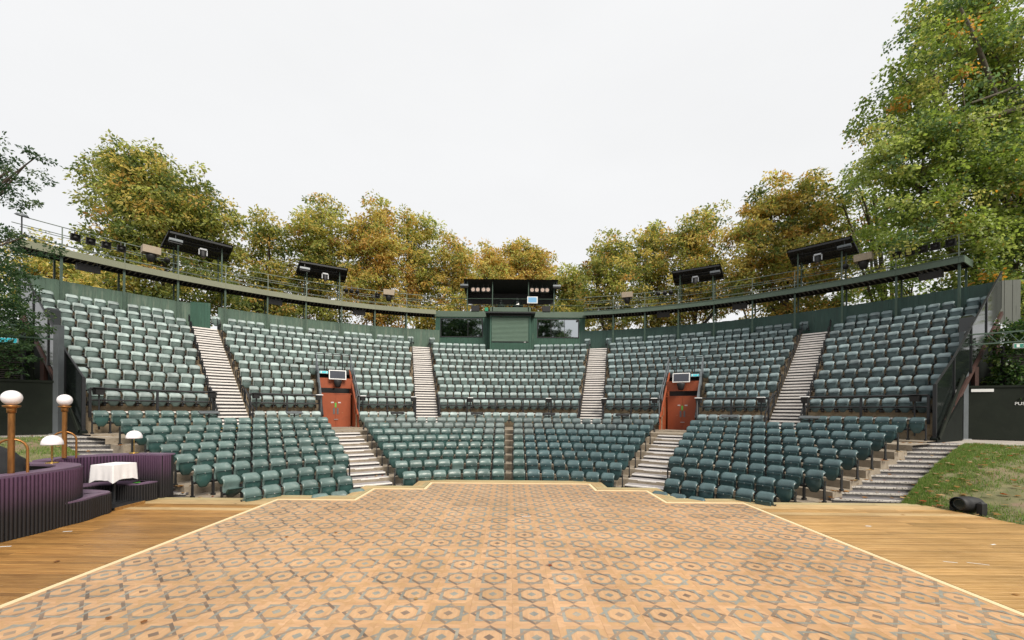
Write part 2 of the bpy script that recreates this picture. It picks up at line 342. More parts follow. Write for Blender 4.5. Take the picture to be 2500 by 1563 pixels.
for r in range(-1, 18):
    yc = 4.75+.5*r
    for cidx in range(-12, 12):
        xc = GX+.25+.5*cidx
        lim = 6.0 if yc < 10.5 else 4.0 if yc < 12.0 else 2.5 if yc < 13.0 else 0
        if abs(xc-GX) > lim: continue
        if abs(xc) > 1.29*(yc+.3)+.25: continue
        spots.append((xc, yc))
spots.sort(key=lambda p: p[1]*p[1]+.2*p[0]**2)
far = [MB() for _ in range(1)][0]; farmats = protos[0][1]
for i, (x, y) in enumerate(spots):
    v = random.choice((0, 0, 1, 2, 3)); dz = random.uniform(-.0008, .0008)
    # the left-hand and right-hand halves are laid mirrored, as in a handed pattern
    if i < 300:
        o = link('floor_tile', pm[v], stage, T(x, y, dz) @ RZ(random.choice((0, 180)))@Matrix.Rotation(random.uniform(-.003,.003),4,'Z'))
    else:
        b = protos[v][0]
        for f, mi in zip(b.f, b.m): pass
        far.add(b.v, b.f, T(x, y, dz)); far.m[-len(b.f):] = b.m
stuff(far.build('far_floor_tiles', farmats, stage))

# plain filler between the last tile row and the stripe, then the cream stripe and its outer margin
fl = MB()
for (x0, x1, y0, y1) in [(-2.44,2.56,13.003,13.13),(-3.94,-2.445,12.003,12.08),(2.565,4.06,12.003,12.08),(-5.94,-3.945,10.503,10.55),(4.065,6.06,10.503,10.55)]:
    fl.box(x0, x1, y0, y1, -.03, -.001)
fl.build('tile_margin', M_['t_base'], stage)
sp = MB(); e = .09
path_in = [(-5.945,-2.5),(-5.945,10.555),(-3.945,10.555),(-3.945,12.085),(-2.445,12.085),(-2.445,13.135),(2.565,13.135),(2.565,12.085),(4.065,12.085),(4.065,10.555),(6.065,10.555),(6.065,-2.5)]
def offs(path, d):
    out = []
    for i, p in enumerate(path):
        a = Vector(path[max(i-1,0)]); b = Vector(path[min(i+1,len(path)-1)]); p = Vector(p)
        d1 = (p-a).normalized() if i else (b-p).normalized(); d2 = (b-p).normalized() if i < len(path)-1 else d1
        n1 = Vector((-d1.y, d1.x)); n2 = Vector((-d2.y, d2.x)); out.append(p+(n1+n2)*d/(1+n1.dot(n2)))
    return out
po = offs(path_in, e)
for i in range(len(path_in)-1):
    a, b, c, d = Vector(path_in[i]), Vector(path_in[i+1]), po[i+1], po[i]
    sp = MB(); v = [(a.x,a.y),(b.x,b.y),(c.x,c.y),(d.x,d.y)]
    sp.poly(v, -.03, .003); sp.build('cream_border_strip', M_['stripe'], stage)

# deck boards: left wing, right wing and the weathered front margin, each board a part
BW = .118
def board(x0, x1, y0, y1, m):
    b = MB(); b.bev(x0-(x0+x1)/2, x1-(x0+x1)/2, -(y1-y0)/2, (y1-y0)/2, -.03, 0, .003)
    b.build('deck_board', m, stage, T((x0+x1)/2, (y0+y1)/2, random.uniform(-.0015, .0015)))
def edge_r(y):      # right stage edge
    pts = [(-3,11.9),(4.5,11.7),(7.6,11.25),(9.0,11.02),(10.45,10.78),(10.76,10.4)]
    for (ya, xa), (yb, xb) in zip(pts, pts[1:]):
        if ya <= y <= yb: return xa+(xb-xa)*(y-ya)/(yb-ya)
    return 10.4
k = 0; y = 3.3
while y < 10.70:
    y1 = min(y+BW-.004, 10.755)
    mid = (y+y1)/2
    m = M_['plank_green'] if y > 10.45 else M_['plank_pale'] if (y > 9.4 and random.random() < (y-9.2)) else M_['plank']
    # right wing
    xe = edge_r(mid)-.01; xs = 6.18
    if 6.18 < 1.29*mid+.3:
        cut = xs+random.choice((1.35, 2.4, 3.3)); cut = min(cut, xe-.6)
        m2 = M_['plank_right'] if m is M_['plank'] else m
        board(xs, cut-.002, y, y1, m2); board(cut+.002, xe, y, y1, m2)
    xe = -10.2 if mid < 9.9 else -9.6
    if 6.05 < 1.29*mid+.3:
        cut = -6.06-random.choice((1.2, 1.9, 2.5)); board(cut+.002, -6.062, y, y1, m); board(xe, cut-.002, y, y1, m)
    y += BW; k += 1
gm = [(6.18,6.65,10.675,11.12),(-6.46,-6.062,10.765,11.12)]
for (x0, x1, ya, yb) in [(4.18,6.65,10.672,11.12),(2.682,4.60,12.202,12.63),(-2.97,3.07,13.252,13.77),(-4.44,-2.562,12.202,12.63),(-6.46,-4.062,10.672,11.12)]:
    n = max(1, round((yb-ya)/.118)); hh = (yb-ya)/n
    for j in range(n): board(x0, x1, ya+j*hh, ya+(j+1)*hh-.004, M_['plank_pale' if j < 2 else 'plank_green'])
for (x0, x1, ya, yb) in [(4.178,4.6,11.125,12.198),(2.682,3.07,12.635,13.248),(-2.97,-2.562,12.635,13.248),(-4.44,-4.062,11.125,12.198)]:
    n = max(1, round((x1-x0)/.118)); hh = (x1-x0)/n
    for j in range(n):
        b = MB(); b.bev(-hh/2, hh/2-.004, -(yb-ya)/2, (yb-ya)/2, -.03, 0, .003)
        b.build('deck_board', M_['plank_pale' if j < 2 else 'plank_green'], stage, T(x0+(j+.5)*hh, (ya+yb)/2, 0))
# bits of marking tape left on the boards
for (px, py, L, a, w) in [(2320,1373,.18,-20,.016),(2388,1377,.26,-24,.014),(2120,1285,.10,-10,.04),(2425,1330,.10,15,.03),
                       (1285,1261,.2,8,.03),(165,1298,.14,15,.03),(10,1335,.2,12,.03)]:
    q = at(px, py, 5); t = EYE/(EYE-q.z); x, y = q.x*t, q.y*t
    b = MB(); b.box(-L/2, L/2, -w/2, w/2, .0, .0012); b.build('tape_mark', M_['white'], stage, T(x, y, .0035) @ RZ(a))

# ================================================================== TERRACES
def f_st(i): return -.56+.238*(i-1)
def r_st(i): return 7.7+(i-1)
R9, F9, FX = 17.6, 1.36, 1.30
RU0, PU, FU0, HU = 18.6, .69, 2.13, .491
def r_up(j): return RU0+PU*(j-1)
def f_up(j): return FU0+HU*(j-1)
VOM, VHALF = 30.4, 2.63
def arcs(a0, a1, step=1.5, extra=()):
    n = max(1, int(round((a1-a0)/step))); L = [a0+(a1-a0)*i/n for i in range(n+1)]+[e for e in extra if a0 < e < a1]
    return sorted(set(round(x, 4) for x in L))
def ring(b, Ra, Rb, h, angs, skip=None, riser=None, mi=0):
    for a0, a1 in zip(angs, angs[1:]):
        if skip and skip((a0+a1)/2): continue
        b.add([P(Ra,a0,h), P(Ra,a1,h), P(Rb,a1,h), P(Rb,a0,h)], [(3,2,1,0)][::-1] if 0 else [(0,3,2,1)][::-1] if 0 else [(0,1,2,3)][::-1], mi=mi)
        if riser is not None:
            b.add([P(Ra,a0,riser), P(Ra,a1,riser), P(Ra,a1,h), P(Ra,a0,h)], [(0,1,2,3)], mi=mi)
st = MB(); A = arcs(-61.5, 61.5)
for i in range(0, 9):
    h = f_st(i); Ra = r_st(i)-.42; Rb = r_st(i)+.58
    ring(st, Ra, Rb, h, A, riser=(-.7 if i == 0 else f_st(i-1)))
    for sgn in (-1, 1):
        st.add([P(Ra, sgn*61.5, -.71), P(Rb, sgn*61.5, -.71), P(Rb, sgn*61.5, h), P(Ra, sgn*61.5, h)], [(0,1,2,3)])
ring(st, r_st(8)+.58, 17.0, FX, arcs(-62, 62), riser=f_st(8))
ring(st, 17.0, 18.25, F9, arcs(-61.5, 61.5), riser=FX)
structure(st.build('stalls_terrace', M_['stall']))
up = MB(); A = arcs(-61, 61, 1.5, (-VOM-VHALF,-VOM+VHALF,VOM-VHALF,VOM+VHALF))
vsk = lambda a: VOM-VHALF < abs(a) < VOM+VHALF
for j in range(1, 12):
    sk = vsk if j <= 4 else None
    ring(up, r_up(j)-PU/2, r_up(j)+PU/2+(.5 if j == 11 else 0), f_up(j), A, sk, riser=(F9 if j == 1 else f_up(j-1)))
ut = structure(up.build('upper_terrace', M_['concrete']))
for (a, b_) in [(-60.6,-47.9),(-43.5,-33.2),(-27.6,-17.5),(-13.3,13.3),(17.5,27.6),(33.2,43.5),(47.9,60.6)]:
    m = MB(); n = 12
    for q in range(n): m.bar(P(18.22,a+(b_-a)*q/n,FU0+.03), P(18.22,a+(b_-a)*(q+1)/n,FU0+.03), .10, .07)
    m.build('tier_edge', M_['nosing'], ut)
vb = MB()
ring(vb, 18.25, 22.0, FX+.01, [-VOM-VHALF,-VOM+VHALF]); ring(vb, 18.25, 22.0, FX+.01, [VOM-VHALF,VOM+VHALF])
structure(vb.build('passage_floor', M_['path']))

# side paths at cross aisle level, and grass banks down to the stage
for sg in (-1, 1):
    b = MB(); pts = [(13.9,14.72),(16.2,14.45),(18.4,13.8),(26,11.4),(34,16),(34,26),(20,24),(15.2,15.75)]
    pts = [(sg*x, y) for x, y in pts]
    if sg < 0: pts = pts[::-1]
    b.poly(pts, -.7, FX-.004); structure(b.build('path', M_['path']))

# ================================================================== STAIRS
def step_obj(par, M, w, depth, rise, yellow=False, nos=.055, nh=None, worn=False):
    """local: x across, y inwards from the nosing, top at z=0"""
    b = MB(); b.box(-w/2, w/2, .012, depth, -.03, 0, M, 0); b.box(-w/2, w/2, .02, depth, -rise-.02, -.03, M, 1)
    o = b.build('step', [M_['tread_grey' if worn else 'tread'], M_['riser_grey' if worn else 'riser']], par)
    b = MB(); nh = nh or min(.05, rise*.4); b.bev(-w/2+.004, w/2-.004, -.006, nos, -nh, .006, .008, M)
    b.build('nosing', M_['yellow'] if yellow else M_['nosing_worn' if worn else 'nosing'], o)
    return o
side = {-1: 'left', 1: 'right'}
def phi(R): return 30.3+13.0/R
for sg in (-1, 1):
    t = thing('staircase', f'white edged aisle stairs between the stalls blocks below the {side[sg]} red doors', 'stairs', T(0,0,0), 'stalls aisle stairs')
    for i in range(0, 9):
        for hlf in (0, 1):
            R = r_st(i)-.42+.5*hlf; h = f_st(i)+(.010 if hlf == 0 else .119)
            if R > 15.6 or R < 7: continue
            step_obj(t, frame(R, sg*phi(R), h), 1.32, .5, .12, nh=.04)
    # outer stairs beside the grass bank
    t = thing('staircase', f'wide shallow stairs with worn white edges beside the {side[sg]} grass bank', 'stairs', T(0,0,0), 'outer stairs beside the grass banks')
    for i in range(12):
        x, y, h = 8.98+.475*i, 11.27+.30*i, -.01+.119*i
        M = T(sg*(x+1.0), y-.1, h) @ RZ(-sg*8)
        step_obj(t, M, 2.05, .62, .13+.05, nh=.045, nos=.075, worn=True)
for sg in (-1, 1):
    for th in (15.4, 45.7):
        w = 'inner' if th < 20 else 'outer'
        t = thing('staircase', f'steep upper tier stairs with white edges, {w} flight on the {side[sg]}', 'stairs', T(0,0,0), 'steep stairs through the upper tier')
        flight = [(17.30,F9+.154),(17.52,F9+.308),(17.74,F9+.462),(17.96,F9+.616)]
        for j in range(1, 12): flight += [(r_up(j)-PU/2-.05, f_up(j)+.012), (r_up(j)-PU/2+.18, f_up(j)+.1637), (r_up(j)+.065, f_up(j)+.3273)][:(3 if j < 11 else 1)]
        for k, (R, h) in enumerate(flight): step_obj(t, frame(R, sg*th, h), 1.26, .30, .18, yellow=(k == 0), nos=.06, nh=.070)
        # black handrails either side of the foot of the flight, and hoops up the aisle ends
        for s2 in (-1, 1):
            b = MB(); F = lambda R, x, z: frame(R, sg*th, z) @ Vector((x, 0, 0))
            x = s2*.70
            a0, a1 = F(17.55, x, F9+.95), F(18.95, x, F9+1.95)
            b.bar(F(17.55, x, F9), a0, .05); b.bar(a0, a1, .05); b.bar(F(17.55, x, F9+.5), F(18.95, x, F9+1.45), .04); b.bar(F(18.95, x, FU0), a1, .05)
            b.build('handrail', M_['black'], t)
            for j in range(2, 12):
                b = MB(); R = r_up(j); z = f_up(j); x2 = s2*.67
                p = [F(R-.22, x2, z+.02), F(R-.22, x2, z+.60), F(R+.02, x2, z+.76), F(R+.10, x2, z+.70), F(R+.10, x2, z+.35)]
                for q, r in zip(p, p[1:]): b.bar(q, r, .035)
                b.build('aisle_hoop', M_['black'], t)
            if th < 20: continue

# ================================================================== SEATS
def grid(fn, nu, nv, thick, b, mi):
    vs = []; fs = []
    for j in range(nv+1):
        for i in range(nu+1):
            vs.append(fn(-1+2*i/nu, j/nv, 0))
    o = len(vs)
    for j in range(nv+1):
        for i in range(nu+1):
            vs.append(fn(-1+2*i/nu, j/nv, thick))
    W = nu+1
    for j in range(nv):
        for i in range(nu):
            a = j*W+i; fs.append((a, a+1, a+1+W, a+W)); fs.append((o+a+W, o+a+1+W, o+a+1, o+a))
    for i in range(nu):
        a = nv*W+i; fs.append((a, a+1, o+a+1, o+a)); a = i; fs.append((a+1, a, o+a, o+a+1))
    for j in range(nv):
        a = j*W; fs.append((a, a+W, o+a+W, o+a)); a = j*W+nu; fs.append((a+W, a, o+a, o+a+W))
    b.add(vs, fs, mi=mi, smooth=True)
def sm(x): x = max(0, min(1, x)); return x*x*(3-2*x)
def back_fn(u, v, t):
    # lower shell set back, a lip that overhangs it and rolls away to the top
    c = max(0, abs(u)-.70)/.30
    if v < .5: z = .36+.31*v/.5; y = .075+.02*v
    else:
        k = (v-.5)/.5; z = .685+.185*math.sin(k*1.42)/math.sin(1.42); y = .018+.15*k**1.6
    z -= .05*c*c*sm((v-.55)*2.4)
    w = .218-.014*(1-v)
    return (u*w, y-.035*u*u+t*(1-.5*v), z-t*.8*sm((v-.6)/.4))
def pan_fn(u, v, t):
    z = .262+.398*v
    w = .112+.080*math.sin(min(1, v*1.45)*math.pi/2)
    c = max(0, abs(u)-.50)/.50
    z += .055*c*c*sm(1-v*2.2)
    y = -.02-.055*v-.045*math.sin(math.pi*min(1, v*.93+.04))*(1-.75*u*u)-.026*sm((v-.84)/.16)
    return (u*w, y+t, z)
def pan_half(u, v, t):     # a pan left part-way down
    x, y, z = pan_fn(u, v, t); M = T(0, .0, .40) @ RX(42) @ T(0, 0, -.40); p = M @ Vector((x, y-.0, z)); return tuple(p)
def seat_parts(nu=8, nv=8, legs=True):
    B = MB(); grid(back_fn, nu, nv, .022, B, 0)
    Pn = MB(); grid(pan_fn, nu, nv, .025, Pn, 0)
    rim = [pan_fn(-1+2*i/8, 1.0, -.004) for i in range(9)]
    Pn.tube(rim, .013, 5, cap=False)
    Pn.lathe([(.030,0),(.026,-.006),(.008,-.008),(.0,-.008)], 10, T(0, -.088, .47) @ RX(-90) @ RX(180))
    Pn.lathe([(0,0),(.010,0)], 6, T(0, rim[4][1]-.0145, rim[4][2]) @ RX(90), mi=1)
    H = MB(); grid(pan_half, nu, nv, .025, H, 0)
    Fm = MB()
    for sx in (-1, 1):
        Fm.box(sx*.246-.009, sx*.246+.009, -.05, .05, .34, .47)
        if legs:
            Fm.box(sx*.244-.013, sx*.244+.013, -.05, .05, .05, .36)
            Fm.box(sx*.242-.03, sx*.242+.03, -.07, .07, .0, .06)
        else:
            Fm.box(sx*.236-.018, sx*.236+.018, -.06, .34, .27, .36)
        Fm.box(sx*.240-.008, sx*.240+.008, .02, .09, .47, .60)
        Fm.tube([(sx*.20, -.02, .42), (sx*.25, -.02, .42)], .02, 6)
    Fm.box(-.23, .23, .03, .055, .36, .42)
    return B, Pn, H, Fm
B, Pn, Hf, Fm = seat_parts()
me = {}
for key, mm in (('l', M_['seat']), ('r', M_['seat_r'])):
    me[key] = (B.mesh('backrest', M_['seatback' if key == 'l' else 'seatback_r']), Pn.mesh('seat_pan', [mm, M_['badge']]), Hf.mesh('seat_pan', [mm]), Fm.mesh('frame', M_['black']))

seats = []     # (R, deg, floor, block, row, order)
def row_seats(R, d0, d1, floor, block, row, sp=.5, frm='in'):
    arc = R*R_(d1-d0); n = int((arc+.10)/sp)
    if n <= 0: return
    ds = math.degrees(sp/R); mid = (d0+d1)/2
    slack = (d1-d0)-n*ds
    s0 = d0+slack*(.5)
    for i in range(n): seats.append((R, s0+(i+.5)*ds, floor, block, row, i))
for i in range(0, 9):
    R = r_st(i); f = f_st(i)
    hw = math.degrees(.66/R); ph = phi(R); c = math.degrees(.085/R)
    row_seats(R, -61.6 if i else -50, -ph-hw, f, 'left', i)
    row_seats(R, ph+hw, 61.6 if i else 50, f, 'right', i)
    if i:
        row_seats(R, -ph+hw, -c, f, 'centre left', i); row_seats(R, c, ph-hw, f, 'centre right', i)
# row behind the cross aisle
for (a, b) in [(-60.9,-47.8),(-43.6,-33.2),(-27.7,-17.5),(-13.3,13.3),(17.5,27.7),(33.2,43.6),(47.8,60.9)]:
    row_seats(R9, a, b, F9, 'cross', 9)
upper = []
POSTS = [17.8+5.1*k for k in range(9)]
for j in range(1, 11):
    R = r_up(j); hw = math.degrees(.72/R); vw = VHALF+.5
    for (a, b) in [(-60.7,-45.7-hw),(-45.7+hw,-15.4-hw),(-15.4+hw,15.4-hw),(15.4+hw,45.7-hw),(45.7+hw,60.7)]:
        segs = [(a, b)]
        if j <= 4:
            segs = [(a, b)] if not (a < VOM < b or a < -VOM < b) else ([(a, VOM-vw), (VOM+vw, b)] if a > 0 else [(a, -VOM-vw), (-VOM+vw, b)])
        if j == 10 and a < 0 < b: segs = [(a, -math.degrees(1.72/R)), (math.degrees(1.72/R), b)]
        for s0, s1 in segs:
            arc = R*R_(s1-s0); n = int((arc+.1)/.5); ds = math.degrees(.5/R); st0 = s0+((s1-s0)-n*ds)/2
            for i in range(n): upper.append((R, st0+(i+.5)*ds, f_up(j)))
R = r_up(11); f = f_up(11); ds = math.degrees(.5/R)
for sg in (-1, 1):
    for k in range(8):
        a, b = POSTS[k], POSTS[k+1]
        if a < 45.7 < b:
            upper.append((R, sg*(a+1.0), f)); continue
        for i in range(4):
            d = (a+b)/2+(i-1.5)*ds
            if abs(d-45.7) < 1.75: continue
            upper.append((R, sg*d, f))
    upper.append((R, sg*17.1, f)); upper.append((R, sg*13.5, f)); upper.append((R, sg*59.6, f)); upper.append((R, sg*60.6, f))

# the 300 that show largest are things of their own
def vis(s):
    p = P(s[0], s[1], s[2]); return p.y
seats.sort(key=lambda s: -1/vis(s))
counts = {}
for s_ in seats: counts.setdefault((s_[3], s_[4]), []).append(s_[1])
bigs, rest = seats[:300], seats[300:]
half = set(random.sample(range(300), 11))
ends = {'left': 'the left stalls block', 'right': 'the right stalls block', 'centre left': 'the block left of centre', 'centre right': 'the block right of centre', 'cross': 'behind the cross aisle'}
for n, (R, d, f, blk, row, i) in enumerate(bigs):
    k = 'r' if d > 4 else 'l'
    seq = sorted(counts[(blk, row)]); pos = min(range(len(seq)), key=lambda q: abs(seq[q]-d))
    rowname = 'front row' if row == 0 else f'{ORD[row-1]} full row' if row < 9 else 'row behind the cross aisle'
    t = 'green tip-up seat with its pan half lowered' if n in half else 'green tip-up seat'
    lab = f'{t}, {rowname} of {ends[blk]}, {ORD[pos] if pos < 18 else str(pos+1)} from left'
    if blk == 'cross':
        e = pos if d < 0 else len(seq)-1-pos
        lab = f'green tip-up seat in the row behind the cross aisle, {ORD[e]} from its {"left" if d < 0 else "right"} end'
    if n in half and blk != 'cross': lab = f'half lowered green seat, {rowname} of {ends[blk]}, {ORD[pos] if pos < 18 else pos+1} from left'
    Mx = frame(R, d, f) @ RZ(random.uniform(-1.2, 1.2))
    o = thing('tip_up_seat', lab, 'seat', Mx, 'tip-up seats in the stalls')
    ms = me[k]
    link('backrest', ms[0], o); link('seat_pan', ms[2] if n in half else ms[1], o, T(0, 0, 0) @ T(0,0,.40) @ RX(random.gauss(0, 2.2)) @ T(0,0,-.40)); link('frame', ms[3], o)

# every other seat: real geometry joined as one body of seating
def arr(bs):
    V = []; F = []; Mi = []
    for q, b in enumerate(bs):
        o = sum(len(x.v) for x in bs[:q])
        V += b.v; 
        for f in b.f:
            f = tuple(i+o for i in f)
            F.append(f if len(f) == 4 else (f[0], f[1], f[2], f[2])); Mi.append(q)
    return V, F, Mi
def mass(lst, name, label, mats_l):
    Bq, Pq, Hq, Fq = seat_parts(6, 6, False); nbk = len(Bq.v); npn = nbk+len(Pq.v)
    bs = [Bq, Pq, Fq]
    verts = np.array(sum([b.v for b in bs], []), np.float32); tri = []; mi = []; o = 0
    for q, b in enumerate(bs):
        for f in b.f:
            for c in range(1, len(f)-1): tri.append((f[0]+o, f[c]+o, f[c+1]+o)); mi.append(1 if q == 2 else 0)
        o += len(b.v)
    tri = np.array(tri, np.int32); mi = np.array(mi, np.int32)
    Vs = []; Fs = []; Ms = []; Cs = []
    for q, (R, d, f) in enumerate(lst):
        M = np.array(frame(R, d, f) @ RZ(random.uniform(-1, 1)))
        vq = verts.copy(); an = random.gauss(0, .03)+(random.random() < .012)*.7; yy, zz = vq[nbk:npn,1].copy(), vq[nbk:npn,2]-.40
        vq[nbk:npn,1] = yy*math.cos(an)-zz*math.sin(an); vq[nbk:npn,2] = .40+yy*math.sin(an)+zz*math.cos(an)
        Vs.append(vq @ M[:3, :3].T+M[:3, 3]); Fs.append(tri+q*len(verts)); Ms.append(mi)
        t = random.uniform(.72, 1.25); blue = .5+.5*math.tanh((d-8)/14)      # bluish shade over the right-hand blocks, put into the tint
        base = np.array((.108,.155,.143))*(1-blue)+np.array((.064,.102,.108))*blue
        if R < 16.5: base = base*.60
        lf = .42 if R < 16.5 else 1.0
        cc = np.tile(base*t, (len(verts), 1)); nb = len(Bq.v); cc[:nb] = cc[:nb]*1.3+np.array((.155,.158,.160))*(1-.45*blue)*random.uniform(.8,1.2)*lf; Cs.append(cc)  # backs lightened over the pans: skylight on the lips put into the tint
    m = np_mesh(name, np.concatenate(Vs), np.concatenate(Fs), mats_l, np.concatenate(Ms), np.concatenate(Cs), True)
    o = link(name, m); tag(o, label, 'seating', None, 'stuff'); return o
def tintmat(name):
    m = mat(name, (1,1,1), .48, .0, 2.0, bump=.04, bscale=120); t = m.node_tree; n = t.nodes; b = n['Principled BSDF']
    src = b.inputs['Base Color'].links[0].from_socket
    vc = n.new('ShaderNodeVertexColor'); vc.layer_name = 'tint'
    nz = n.new('ShaderNodeTexNoise'); nz.inputs['Scale'].default_value = 3.0; nz.inputs['Detail'].default_value = 6
    tc = n.new('ShaderNodeTexCoord'); t.links.new(tc.outputs['Object'], nz.inputs['Vector'])
    mr = n.new('ShaderNodeMapRange'); mr.inputs[1].default_value = .3; mr.inputs[2].default_value = .75; mr.inputs[3].default_value = .7; mr.inputs[4].default_value = 1.4
    t.links.new(nz.outputs['Fac'], mr.inputs[0])
    hs = n.new('ShaderNodeHueSaturation'); t.links.new(vc.outputs[0], hs.inputs['Color']); t.links.new(mr.outputs[0], hs.inputs['Value'])
    t.links.new(hs.outputs[0], b.inputs['Base Color']); return m
M_['seat_tint'] = tintmat('upper seat plastic')
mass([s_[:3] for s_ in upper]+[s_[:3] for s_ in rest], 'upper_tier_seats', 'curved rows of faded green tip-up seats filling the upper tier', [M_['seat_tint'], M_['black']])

# ================================================================== FRONT RAILS OF THE UPPER TIER
railblocks = [(-60.6,-47.9),(-43.5,-33.3),(-27.5,-17.5),(-13.3,13.3),(17.5,27.5),(33.3,43.5),(47.9,60.6)]
rn = ['far left', 'left of the left red doors', 'right of the left red doors', 'centre', 'left of the right red doors', 'right of the right red doors', 'far right']
for (a, b_), nm in zip(railblocks, rn):
    o = thing('front_rail', f'black steel guard rail before the upper tier, {nm} section', 'railing', T(0,0,0), 'guard rails along the upper tier')
    R = 18.12; n = max(2, int(round((b_-a)/5.3)))
    for hh, nmz in ((3.06, 'top_rail'), (2.62, 'mid_rail')):
        m = MB(); m.tube([P(R, a+(b_-a)*k/12, hh) for k in range(13)], +.044 if hh > 3 else .034, 6); m.build(nmz, M_['black'], o)
    for k in range(n+1):
        d = a+(b_-a)*k/n; m = MB(); m.box(-.04, .04, -.03, .03, F9+.6, 3.05, frame(R, d, 0)); m.build('post', M_['black'], o)
# hooded lamp pods on the rail
pods = [-59.9,-48.2,-42.7,-33.7,-26.7,-17.9,-7.4,7.5,17.7,26.5,33.6,42.6,48.1,59.5]
for k, d in enumerate(pods):
    o = thing('hooded_lamp', f'small black hooded lamp with a pale top on the guard rail, {ORD[k]} from left', 'lamp', frame(18.0, d, 2.70), 'hooded lamps on the guard rail')
    m = MB(); m.add([(-.11,-.13,.12),(.11,-.13,.12),(.15,.14,.12),(-.15,.14,.12),(-.13,-.16,.33),(.13,-.16,.33),(.17,.15,.36),(-.17,.15,.36)],
                    [(0,1,2,3)[::-1],(4,5,6,7),(0,1,5,4),(1,2,6,5),(2,3,7,6),(3,0,4,7)]); m.build('housing', M_['blackmatt'], o)
    m = MB(); m.bev(-.16,.16,-.20,.17,.362,.40,.015); m.build('rain_cover', M_['white'] if d > -40 and d < 50 else M_['blackmatt'], o)
    m = MB(); m.tube([(0,0,-1.2),(0,0,.13)], .03, 6); m.build('stem', M_['black'], o)
# tilted black panels on posts behind the cross aisle
for k, d in enumerate([-49.4,-38.0,-21.1,-6.2,7.7,21.4,38.8,49.4]):
    o = thing('panel_stand', f'flat tilted black panel on a short post behind the cross aisle, {ORD[k]} from left', 'stand', frame(16.95, d, FX), 'tilted panels behind the cross aisle')
    m = MB(); m.bev(-.36,.36,-.16,.16,-.02,.03,.012, T(0,0,.86) @ RX(14)); m.build('panel', M_['blackmatt'] if abs(d) < 37 else M_['steelgrey'], o)
    m = MB(); m.tube([(0,0,0),(0,0,.84)], .03, 8); m.box(-.15,.15,-.15,.15,0,.02); m.build('post', M_['black'], o)
    m = MB(); m.tube([(-.33,.0,.80),(-.1,.02,.72),(.12,0,.75),(.33,0,.80)], .018, 5); m.build('cable', M_['blackmatt'], o)

# ================================================================== VOMITORIES (red doors)
def text_mesh(body, size, name='lettering'):
    c = bpy.data.curves.new('txt', 'FONT'); c.body = body; c.size = size; c.align_x = 'CENTER'; c.align_y = 'CENTER'; c.extrude = .002
    to = bpy.data.objects.new('txt', c); col.objects.link(to)
    dg = bpy.context.evaluated_depsgraph_get(); m = bpy.data.meshes.new_from_object(to.evaluated_get(dg))
    bpy.data.objects.remove(to); m.name = name; return m
push = text_mesh('PUSH', .075)
def exit_sign(par_M, label, teal=True, w=.46, h=.15, flip=1, group='exit signs'):
    o = thing('exit_sign', label, 'sign', par_M, group)
    m = MB(); m.bev(-w/2, w/2, -.03, .03, -h/2, h/2, .008); m.build('case', M_['white'], o)
    m = MB(); m.box(-w/2+.012, w/2-.012, -.034, -.0305, -h/2+.012, h/2-.012); m.build('face', M_['exit' if teal else 'exitg'], o)
    g = MB(); y0, y1 = -.039, -.035; s = h/.15
    # running figure, doorway and arrow
    x = -w*.30*flip
    g.box(x-.035*s, x+.035*s, y0, y1, -.045*s, .045*s)
    g.build('doorway', M_['white'], o)
    g = MB(); x = -w*.04
    g.lathe([(0,0),(.011*s,0),(.011*s,.003),(0,.003)], 8, T(x+.012*s, y0, .040*s) @ RX(-90))
    for a, b_ in (((.006,.025),(-.008,-.008)), ((.006,.022),(.032,.008)), ((.004,.02),(-.028,.012)), ((-.008,-.008),(.018,-.022)), ((.018,-.022),(.012,-.05)), ((-.008,-.008),(-.022,-.03)), ((-.022,-.03),(-.045,-.034))):
        g.bar((x+a[0]*s, (y0+y1)/2, a[1]*s), (x+b_[0]*s, (y0+y1)/2, b_[1]*s), .012*s, .004)
    g.build('running_figure', M_['white'], o)
    g = MB(); x = w*.30*flip
    g.add([(x-.032*s,y0,-.005*s),(x+.032*s,y0,-.005*s),(x,y0,-.045*s)], [(0,1,2)]); g.box(x-.010*s,x+.010*s,y0,y1,-.005*s,.045*s)
    g.build('arrow', M_['white'], o)
    return o
